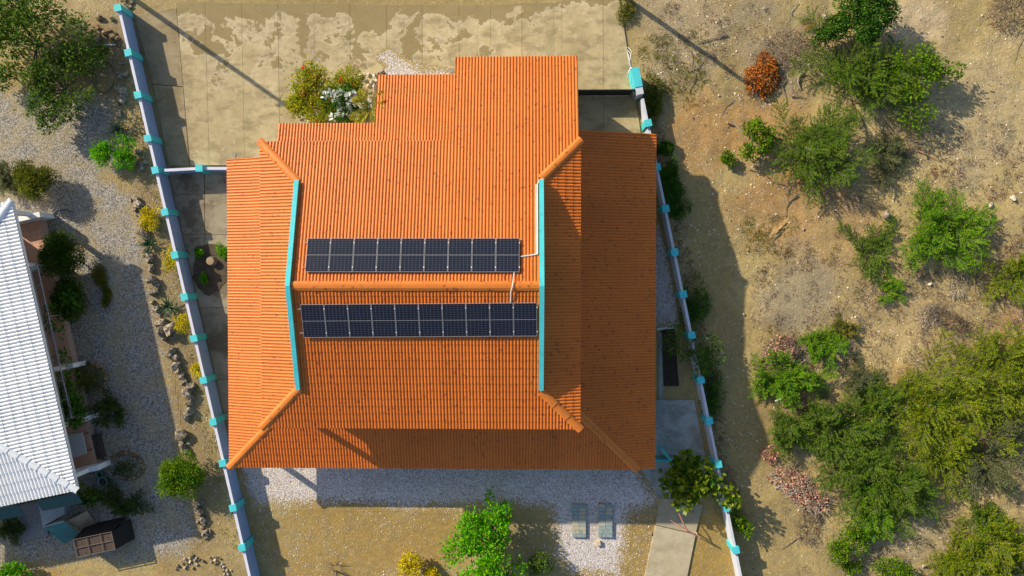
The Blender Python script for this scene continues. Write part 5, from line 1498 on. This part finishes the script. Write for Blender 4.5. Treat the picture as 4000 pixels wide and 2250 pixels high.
# ------------------------------------------------------------------ rocks
def rock_mesh(seed, mat):
    rng = np.random.default_rng(seed)
    bm = bmesh.new()
    bmesh.ops.create_icosphere(bm, subdivisions=2, radius=1.0)
    axes = unit(rng.normal(0, 1, (9, 3)))
    cut = rng.uniform(0.45, 0.85, 9)
    k1 = rng.uniform(2, 5, (4, 3)); ph = rng.uniform(0, 6, 4)
    for v in bm.verts:
        p = np.array(v.co)
        for a, c_ in zip(axes, cut):
            d = p @ a
            if d > c_: p = p - a * (d - c_) * 0.9
        w_ = sum(math.sin(k @ np.array(v.co) + q) for k, q in zip(k1, ph)) * 0.11 + rng.normal(0, 0.06)
        v.co = p * (1.0 + w_)
    me = bpy.data.meshes.new('rock'); bm.to_mesh(me); bm.free()
    me.materials.append(mat)
    return me
def rockmat(name, c1, c2, dark):
    t = NT(name)
    col = t.mix(t.ramp(t.noise(4, 5, 0.65), (0.35, 0.0), (0.65, 1.0)), c1, c2)
    col = t.mix(t.ramp(t.noise(7, 5, 0.7), (0.44, 0.0), (0.58, 0.9)), col, dark)
    oi = t.n('ShaderNodeObjectInfo').outputs['Random']
    hs = t.n('ShaderNodeHueSaturation'); t.l(col, hs.inputs['Color'])
    mr = t.n('ShaderNodeMapRange'); t.l(oi, mr.inputs[0]); mr.inputs[3].default_value = 0.7; mr.inputs[4].default_value = 1.2
    t.l(mr.outputs[0], hs.inputs['Value'])
    M[name] = t.done(hs.outputs[0], 0.9, 0.15, t.bump(t.noise(14, 5, 0.75), 0.8, 0.03))
rockmat('rock_lime', (0.29, 0.235, 0.165), (0.48, 0.41, 0.31), (0.065, 0.058, 0.05))
rockmat('rock_brown', (0.26, 0.18, 0.10), (0.40, 0.29, 0.17), (0.09, 0.07, 0.05))
rockmat('rock_white', (0.58, 0.50, 0.40), (0.74, 0.67, 0.57), (0.35, 0.28, 0.2))
RK = {m: [rock_mesh(s + 10 * i, M[m]) for s in range(5)] for i, m in enumerate(('rock_lime', 'rock_brown', 'rock_white'))}
def rock(pos, r, label, group, mat='rock_lime', flat=0.75):
    o = link('rock', random.choice(RK[mat]))
    z = gz(pos.x, pos.y)
    o.matrix_basis = Matrix.Translation((pos.x, pos.y, z + r * flat * 0.45)) @ Matrix.Rotation(random.uniform(0, 6.28), 4, 'Z') @ Matrix.Rotation(random.uniform(-.25, .25), 4, 'X') @ Matrix.Diagonal((r * random.uniform(0.85, 1.25), r * random.uniform(0.75, 1.0), r * flat, 1))
    tag(o, label, 'rock', group)
    return o
TP_ = 1 / 1.932 / 64.6          # metres per tile pixel
lab = 'weathered limestone rock in the uneven row edging the strip beside the left wall'; grp = 'rocks edging the strip beside the left wall'
for (t_, x, y, r_) in [('E', 1000, 60, 20), ('E', 1055, 95, 36), ('E', 1035, 50, 22), ('E', 1030, 130, 20), ('E', 1060, 180, 22), ('E', 1070, 235, 26), ('E', 1090, 310, 38), ('E', 1075, 280, 20),
        ('E', 1110, 440, 20), ('E', 1130, 500, 36), ('E', 1100, 470, 20), ('E', 1145, 575, 26), ('E', 1150, 660, 34), ('E', 1185, 690, 22), ('E', 1150, 755, 30), ('E', 1190, 745, 26), ('E', 1155, 830, 20), ('E', 1190, 890, 26), ('E', 1205, 930, 16),
        ('E', 1220, 985, 34), ('E', 1235, 1050, 38), ('E', 1300, 1035, 44), ('E', 1245, 1095, 30), ('E', 1310, 1080, 24), ('E', 1265, 1020, 20), ('E', 1310, 1215, 34), ('E', 1335, 1250, 26), ('E', 1295, 1250, 18), ('E', 1335, 1310, 34), ('E', 1375, 1385, 26), ('E', 1345, 1350, 26), ('E', 1400, 1430, 30),
        ('I', 1440, 10, 34), ('I', 1425, 60, 38), ('I', 1440, 110, 34), ('I', 1440, 150, 26), ('I', 1435, 205, 34), ('I', 1410, 250, 30), ('I', 1380, 370, 44), ('I', 1360, 395, 26), ('I', 1385, 470, 28), ('I', 1410, 500, 22), ('I', 1430, 450, 14), ('I', 1385, 510, 16),
        ('I', 1490, 920, 24), ('I', 1520, 890, 22), ('I', 1525, 960, 26), ('I', 1535, 1015, 26), ('I', 1550, 1060, 16), ('I', 1560, 1110, 18), ('I', 1575, 1130, 16), ('I', 1555, 1150, 18), ('I', 1540, 1130, 14), ('I', 1590, 1110, 12), ('I', 1530, 1085, 14), ('I', 1500, 1040, 14)]:
    rock(T(t_, x, y), r_ * TP_ * 1.3, lab, grp, flat=random.uniform(0.7, 1.1))
lab = 'brown boulder in the pile beside the top of the left wall'; grp = 'boulders beside the top of the left wall'
for (x, y, r_) in [(615, 265, 34), (670, 290, 36), (740, 275, 44), (700, 240, 24), (805, 255, 30), (855, 280, 30), (885, 300, 24), (830, 235, 20), (760, 140, 30), (850, 145, 24), (630, 215, 14), (900, 340, 20), (750, 220, 22), (870, 255, 20)]:
    rock(T('A', x, y), r_ * TP_, lab, grp, 'rock_brown', 0.8)
lab = 'grey limestone boulder on the strip between gravel trees and left wall'; grp = 'boulders on the upper strip beside the left wall'
for (x, y, r_) in [(920, 580, 30), (960, 565, 26), (900, 560, 20), (930, 690, 44), (905, 660, 24), (930, 760, 44), (900, 790, 20), (905, 860, 30), (595, 885, 30), (1050, 1150, 30), (1065, 1245, 36), (1105, 1225, 26), (1085, 1195, 20), (1025, 1230, 24), (930, 480, 14), (800, 750, 18), (1075, 1270, 26)]:
    rock(T('A', x, y), r_ * TP_, lab, grp, 'rock_lime', 0.8)
lab = 'small stone in the pile at the top end of the left wall'; grp = 'stones at the top end of the left wall'
for k in range(26):
    x, y = random.uniform(910, 1000), random.uniform(-10, 80)
    if x < 950 and y > 30: x += 40
    rock(T('A', x, y), random.uniform(9, 17) * TP_, lab, grp, random.choice(('rock_lime', 'rock_brown')), 0.8)
lab = 'pale rock behind the flowering bushes in front of the house'; grp = 'rocks of the front planter'
for (x, y, r_) in [(790, 585, 26), (850, 570, 24), (900, 580, 30), (945, 550, 34), (880, 625, 28), (830, 610, 24), (760, 600, 24), (920, 610, 26), (860, 650, 24), (895, 655, 26), (740, 620, 20), (380, 880, 24), (400, 915, 20), (345, 900, 20), (905, 690, 20)]:
    rock(T('B', x, y), r_ * TP_, lab, grp, 'rock_white', 0.9)
def ring(cx, cy, rx_, ry_, n, a0, a1, t_, lab, grp, r_, rot=0.0):
    for k in range(n):
        a = a0 + (a1 - a0) * k / (n - 1)
        x, y = math.cos(a) * rx_, math.sin(a) * ry_
        rock(T(t_, cx + x * math.cos(rot) - y * math.sin(rot), cy + x * math.sin(rot) + y * math.cos(rot)), r_ * random.uniform(0.8, 1.25) * TP_, lab, grp, 'rock_brown', 0.8)
ring(665, 1400, 140, 105, 15, -2.9, 0.9, 'E', 'brown stone in the ring round the bush by the porch', 'stones of the upper ring', 24)
ring(965, 615, 115, 95, 20, -2.8, 1.9, 'I', 'brown stone in the oval ring on the shaded gravel', 'stones of the oval ring', 22, 0.2)
lab = 'small pale stone in the curved heap at the bottom beside the left wall'; grp = 'stones of the curved heap by the left wall'
heap = [(1330, 1400), (1350, 1370), (1380, 1350), (1400, 1320), (1430, 1310), (1460, 1300), (1490, 1310), (1510, 1330), (1470, 1330), (1440, 1345), (1410, 1350), (1540, 1340), (1480, 1360), (1590, 1310), (1610, 1300), (1640, 1305), (1660, 1320), (1620, 1330), (1650, 1345), (1680, 1350), (1690, 1380), (1710, 1400), (1730, 1430), (1700, 1430), (1670, 1370), (1630, 1350), (1600, 1340), (1740, 1410), (1695, 1410), (1415, 1380), (1390, 1385), (1460, 1390)]
for (x, y) in heap: rock(T('I', x + random.uniform(-6, 6), y + random.uniform(-6, 6)), random.uniform(9, 17) * TP_, lab, grp, random.choice(('rock_lime', 'rock_white', 'rock_brown')), 0.85)
for (px, py, r_, lab) in [(3952, 775, 0.20, 'white rock on the sand right of the dense bright acacia'), (3865, 803, 0.19, 'white rock left of the other one near the right edge'), (3162, 250, 0.12, 'white stone between the brush heap and the feathery acacia'), (3202, 316, 0.13, 'white lump at the left foot of the feathery acacia'),
        (3585, 142, 0.10, 'tan stone on the sand beside the dark tree'), (3458, 840, 0.30, 'grey upright rock at the top of the sparse low acacia'), (3630, 1110, 0.14, 'pale flat stone below the dense bright acacia'), (2905, 1228, 0.12, 'white stone lying in the sun right of the house shadow'), (2539, 2083, 0.13, 'round white stone on the soil beside the concrete path'),
        (3138, 895, 0.10, 'small white stone on the orange soil'), (3605, 2208, 0.14, 'pale stone near the bottom edge of the lot'), (3225, 65, 0.18, 'dark-topped tan rock left of the dark tree'), (2718, 180, 0.08, 'small cream stone beside the pole shadow on the lot'), (2808, 374, 0.08, 'small cream stone at the top of the orange soil')]:
    rock(P(px, py), r_, lab, 'single stones on the soil', 'rock_white' if 'grey' not in lab else 'rock_lime', 0.8 if 'upright' not in lab else 1.4)
# ---- countless pebbles, clods and dry grass on the open lot
def pebbles(name, label, n, sampler, rmin, rmax, mat, seed):
    rng = np.random.default_rng(seed)
    p = sampler(rng, n); n = len(p)
    r_ = rng.uniform(rmin, rmax, n) * (0.6 + rng.random(n) ** 3)
    base = np.array([[1, 0, 0], [0, 1, 0], [-1, 0, 0], [0, -1, 0], [0, 0, 0.8]], float)
    v = base[None] * r_[:, None, None] * rng.uniform(0.6, 1.3, (n, 5, 1))
    a = rng.uniform(0, 6.28, n); cs, sn = np.cos(a)[:, None], np.sin(a)[:, None]
    v = np.stack([v[..., 0] * cs - v[..., 1] * sn, v[..., 0] * sn + v[..., 1] * cs, v[..., 2]], -1)
    v[..., 0] += p[:, 0:1]; v[..., 1] += p[:, 1:2]; v[..., 2] += p[:, 2:3] - 0.003
    idx = np.array([[0, 1, 4], [1, 2, 4], [2, 3, 4], [3, 0, 4]])
    q = (np.arange(n)[:, None, None] * 5 + idx[None]).reshape(-1, 3)
    o = link(name, fast_mesh(name, v.reshape(-1, 3), q, mat)); tag(o, label, None, None, 'stuff')
def stone_mat(name, c1, c2):
    t = NT(name)
    M[name] = t.done(hsv_var(t, t.mix(t.noise(1.5), c1, c2), 0.4, 0.015), 0.9, 0.15)
stone_mat('pebble_pale', (0.50, 0.42, 0.31), (0.68, 0.60, 0.48))
stone_mat('pebble_dark', (0.14, 0.11, 0.08), (0.24, 0.18, 0.12))
stone_mat('pebble_white', (0.62, 0.56, 0.53), (0.80, 0.75, 0.72))
def lot(rng, n):
    x = rng.uniform(6, 32, n * 2); y = rng.uniform(-19, 17.5, n * 2)
    k = (x > wall_x_right(y) + 0.5) & (vnoise(x * 0.4 + 3, y * 0.4, 77) + 0.35 * vnoise(x * 1.5, y * 1.5, 78) > rng.random(n * 2) * 1.1)
    x, y = x[k][:n], y[k][:n]
    return np.stack([x, y, ground_z(x, y)], -1)
pebbles('pebbles', 'pale pebbles scattered over the open lot', 11000, lot, 0.018, 0.055, M['pebble_pale'], 1)
pebbles('clods', 'dark clods and bits of wood scattered over the open lot', 5000, lot, 0.018, 0.055, M['pebble_dark'], 2)
def yard(rng, n):
    x = rng.uniform(-18, 10.5, n * 3); y = rng.uniform(-18.5, -12.3, n * 3)
    cl = vnoise(x * 0.7 + 1, y * 0.7, 31) + 0.5 * vnoise(x * 2.2, y * 2.2, 32)
    dens = np.clip((cl - 0.55) * 1.2, 0, 1) + 0.5 * np.exp(-((y + 12.6) / 0.9) ** 2) + 0.7 * np.exp(-(((x - 6.8) / 1.3) ** 2))
    k = (rng.random(n * 3) < dens) & (x > wall_x_left(y) + 0.2) & (x < wall_x_right(y) - 0.3)
    x, y = x[k][:n], y[k][:n]
    return np.stack([x, y, np.full(len(x), 0.014)], -1)
pebbles('gravel_stones', 'white gravel stones strewn over the brown south yard', 7000, yard, 0.012, 0.034, M['pebble_white'], 3)
def strip(rng, n):
    y = rng.uniform(-18, 16.5, n); x = wall_x_left(y) - np.abs(rng.normal(0.2, 1.2, n)) - 0.1
    return np.stack([x, y, np.full(n, 0.016)], -1)
pebbles('strip_stones', 'small stones strewn on the strip beside the left wall', 1500, strip, 0.012, 0.045, M['pebble_pale'], 4)
def gy(rng, n):
    x = rng.uniform(-31, -19, n); y = rng.uniform(-17, 8.5, n)
    k = x < wall_x_left(y) - 1.2
    return np.stack([x[k], y[k], np.full(k.sum(), 0.016)], -1)
stone_mat('pebble_grey', (0.28, 0.28, 0.29), (0.50, 0.48, 0.45))
pebbles('loose_gravel', 'loose grey stones on the neighbour\'s gravel yard', 9000, gy, 0.012, 0.032, M['pebble_grey'], 5)

def dry_grass(name, label, spots, mat, seed, blades=26, r=0.22, h=0.12):
    rng = np.random.default_rng(seed)
    C, D, Ls = [], [], []
    for (x, y) in spots:
        m = int(blades * rng.uniform(0.5, 1.4)); sz = rng.uniform(0.5, 1.6)
        a = rng.uniform(0, 6.28, m); q = np.sqrt(rng.random(m)) * r * sz
        px_, py_ = x + np.cos(a) * q, y + np.sin(a) * q
        C.append(np.stack([px_, py_, ground_z(px_, py_)], -1))
        b = a + rng.normal(0, 0.8, m)
        D.append(np.stack([np.cos(b), np.sin(b), rng.uniform(0.05, 0.7, m)], -1)); Ls.append(h * sz * rng.uniform(0.6, 1.8, m))
    C, D, Ls = np.concatenate(C), np.concatenate(D), np.concatenate(Ls)
    nr = unit(rng.normal(0, .5, C.shape) + [0, 0, 1])
    o = link(name, fast_mesh(name, leaf_quads(C, D, nr, Ls, np.full(len(C), 0.022)), quads_for(len(C)), M[mat])); tag(o, label, None, None, 'stuff')
rg = np.random.default_rng(9)
def spots(n, px0, px1, py0, py1, thr, seed):
    out = []
    while len(out) < n:
        x, y = rg.uniform(px0, px1), rg.uniform(py0, py1)
        p = P(x, y)
        if p.x < wall_x_right(p.y) + 0.7: continue
        if vnoise(np.array([p.x * 0.5]), np.array([p.y * 0.5]), seed)[0] < thr * rg.random() * 1.6: continue
        out.append((p.x, p.y))
    return out
dry_grass('dry_weeds', 'grey-brown dry weeds on the open lot', spots(420, 2950, 4000, 850, 1450, 0.6, 21) + spots(160, 3250, 4000, 450, 850, 0.7, 22) + spots(60, 2600, 3200, 30, 400, 0.7, 23) + spots(120, 3100, 4000, 1900, 2250, .6, 24), 'dry_grey', 1)
dry_grass('brown_weeds', 'brown dead weeds on the open lot', spots(200, 2950, 4000, 900, 1450, 0.6, 25) + spots(60, 3600, 4000, 550, 800, .5, 26) + spots(25, 2560, 2900, 20, 330, .5, 27), 'dry_brown', 2)
dry_grass('green_weeds', 'low green weeds on the open lot', spots(40, 2900, 3100, 850, 1000, 0.3, 28) + spots(60, 3000, 4000, 950, 1450, 0.7, 29) + spots(110, 2480, 2760, 130, 420, 0.5, 30) + spots(70, 3350, 4000, 1950, 2200, .4, 33), 'grass_olive', 3)
wl = [(wall_x_right(y) + random.uniform(0.2, 1.1), y) for y in np.linspace(-15, 11, 170)]
dry_grass('wall_foot_grass', 'dry leaves and grass along the outside of the right wall', wl, 'dry_brown', 4)
ll_ = [(wall_x_left(y) - random.uniform(0.2, 1.5), y + random.uniform(-.2, .2)) for y in np.linspace(-17, 14, 210)]
dry_grass('strip_grass', 'dry weeds on the strip beside the left wall', ll_, 'grass_dry', 5, 18, 0.2, 0.1)
dry_grass('strip_weeds', 'low olive weeds on the strip beside the left wall', [q for q in ll_ if random.random() < 0.3], 'grass_olive', 6, 18, 0.16, 0.09)
fl_ = [tuple(T('K', random.uniform(-1900, 1000), 640 + abs(random.gauss(0, 110))).xy) for _ in range(190)]
dry_grass('leaf_litter', 'dark leaf litter on the white gravel behind the house', fl_, 'dry_brown', 7, 7, 0.14, 0.06)

# ---- fallen branches and litter on the lot
def stick(label, pts, r0, mat, grp='fallen branches on the open lot'):
    q = [T(t_, x, y) for (t_, x, y) in pts]
    q = [Vector((p.x, p.y, gz(p.x, p.y) + r0 + 0.02 + random.uniform(0, 0.04))) for p in q]
    o = MB().tube(q, list(np.linspace(r0, r0 * 0.35, len(q))), 6).build('fallen_branch', M[mat])
    tag(o, label, 'branch', grp)
stick('long curved dark branch beside the pole shadow on the lot', [('C', 1615, 262), ('C', 1570, 285), ('C', 1475, 305), ('C', 1380, 325)], 0.045, 'bark_grey')
stick('thin bent stick in the middle of the pale soil left of the orange patch', [('C', 1340, 375), ('C', 1360, 420), ('C', 1355, 500)], 0.025, 'bark_grey')
stick('thin stick crossing towards the pole shadow', [('C', 1440, 470), ('C', 1390, 520), ('C', 1300, 540)], 0.022, 'bark_grey')
stick('short forked twig above the orange soil', [('C', 1385, 560), ('C', 1370, 630), ('C', 1330, 690)], 0.022, 'bark_grey')
stick('pale cut stem of the leafy shrub on the orange soil', [('C', 1620, 925), ('C', 1680, 940), ('C', 1740, 1000)], 0.055, 'bark_pale')
stick('thin dark stick above the leafy shrub on orange soil', [('C', 1660, 760), ('C', 1610, 800), ('C', 1580, 870)], 0.018, 'bark_grey')
stick('curved grey bark piece below the brush heap', [('D', 265, 545), ('D', 230, 580), ('D', 220, 620), ('D', 235, 665)], 0.06, 'bark_pale')
stick('thin stick right of the curved bark piece', [('D', 215, 605), ('D', 345, 580)], 0.02, 'bark_grey')
stick('dark curved stick below the curved bark piece', [('D', 175, 730), ('D', 230, 725), ('D', 295, 745)], 0.04, 'bark_grey')
stick('upright curved stick left of the dark curved one', [('D', 130, 620), ('D', 105, 650), ('D', 130, 740), ('D', 135, 800)], 0.03, 'bark_grey')
stick('thin pinkish pole lying near the sparse leafy plant', [('D', 1120, 1140), ('D', 1200, 1175), ('D', 1300, 1225)], 0.03, 'bark_pink')
stick('long thin branch along the right of the bare sand', [('D', 1925, 280), ('D', 1880, 350), ('D', 1855, 460)], 0.018, 'bark_grey')
stick('curved forked branch on the orange soil left of the debris mound', [('H', 215, 20), ('H', 165, 50), ('H', 130, 110), ('H', 130, 190)], 0.035, 'bark_grey')
stick('thin stick on the right of the curved forked branch', [('H', 290, 0), ('H', 297, 60), ('H', 270, 110)], 0.02, 'bark_grey')
stick('bent dark twig below the yellow grass tuft', [('H', 640, 1090), ('H', 710, 1165), ('H', 830, 1160), ('H', 865, 1100)], 0.022, 'bark_grey')
stick('dark branch sticking up from the coral leaf heap', [('H', 100, 1165), ('H', 150, 1110), ('H', 190, 1060)], 0.04, 'bark_grey')
stick('pale thick branch lying in the coral leaf heap of the thicket', [('L', 50, 780), ('L', 140, 750), ('L', 200, 770), ('L', 275, 820)], 0.06, 'bark_pale')
stick('pale branch at the bottom of the coral heaps', [('L', 375, 880), ('L', 460, 900), ('L', 560, 920)], 0.035, 'bark_pale')
stick('long dry branch hanging down from the coral heaps', [('L', 390, 900), ('L', 385, 990), ('L', 350, 1060)], 0.03, 'bark_pale')
stick('dark stick near the bottom edge left of the leafy bush', [('L', 240, 1150), ('L', 170, 1190), ('L', 100, 1240)], 0.03, 'bark_grey')
stick('pale pole at the right edge beside the yellow-green acacia', [('H', 1715, 635), ('H', 1800, 625)], 0.045, 'bark_pale')
stick('short twig on the neighbour\'s shaded gravel', [('E', 635, 1145), ('E', 690, 1125)], 0.02, 'bark_grey', 'sticks on the gravel')
o = MB().tube([T('E', 380, 215, .04), T('E', 395, 180, .05), T('E', 430, 145, .05), T('E', 490, 132, .05), T('E', 555, 150, .04)], 0.022, 6).build('garden_hose', M['black_metal']); tag(o, 'black garden hose curving over the gravel beside the white house', 'hose')
paint('scrap_pale', (0.50, 0.62, 0.64), 0.1, 5, 0.6, 0.1)
o = MB().tube([T('L', 55, 130, 0.5), T('L', 130, 100, 0.55)], 0.05, 6).build('scrap_pipe', M['scrap_pale']); tag(o, 'pale blue plastic pipe lying in the thicket', 'pipe')
o = MB().tube([T('D', 225, 15, 0.1), T('D', 200, 40, 0.1), T('D', 170, 70, 0.08), T('D', 165, 100, 0.06), T('D', 190, 110, 0.05)], 0.018, 5).build('green_cord', M['pot_green']); tag(o, 'green cord lying at the top of the lot left of the dark tree', 'cord')
o = MB().tube([T('A', 775, 340, .06), T('A', 870, 338, .06)], 0.035, 8).build('white_pipe', M['white_paint']); tag(o, 'short white pipe beside the boulders by the left wall', 'pipe')
rp = [T('A', 780 + 82 * math.cos(a), 580 + 122 * math.sin(a), 0.03) for a in np.linspace(0.3, 6.0, 30)]
o = MB().tube(rp, 0.018, 5).build('garden_hose', M['black_metal']); tag(o, 'thin black hose laid in a circle below the top left trees', 'hose')
# low eroded ridge of earth
mp = T('H', 85, 285)
nx_, ny_ = 40, 16
U, V = np.meshgrid(np.linspace(-1, 1, nx_ + 1), np.linspace(-1, 1, ny_ + 1), indexing='ij')
hg = np.clip(1 - U * U - V * V, 0, 1) ** 0.8 * (0.02 + 0.20 * fbm(U * 4 + 5, V * 3 + 3, 301)) + (fbm(U * 11, V * 7, 305) - 0.5) * 0.12 * np.clip(1.2 - U * U - V * V, 0, 1)
X_, Y_ = U * 0.95, V * 0.36 + 0.10 * (fbm(U * 3, U * 0, 302) - 0.5)
aa = 0.85
WX, WY = mp.x + X_ * math.cos(aa) - Y_ * math.sin(aa), mp.y + X_ * math.sin(aa) + Y_ * math.cos(aa)
vv = np.stack([WX, WY, ground_z(WX, WY) - 0.03 + hg], -1).reshape(-1, 3)
ii, jj = np.meshgrid(np.arange(nx_), np.arange(ny_), indexing='ij')
a_ = (ii * (ny_ + 1) + jj).ravel()
me = fast_mesh('earth_ridge', vv, np.stack([a_, a_ + ny_ + 1, a_ + ny_ + 2, a_ + 1], -1), M['soil'], True)
add_soil_attr(me, vv[:, 0], vv[:, 1])
tag(link('earth_ridge', me), 'low eroded ridge of pale earth below the orange soil', kind='structure')
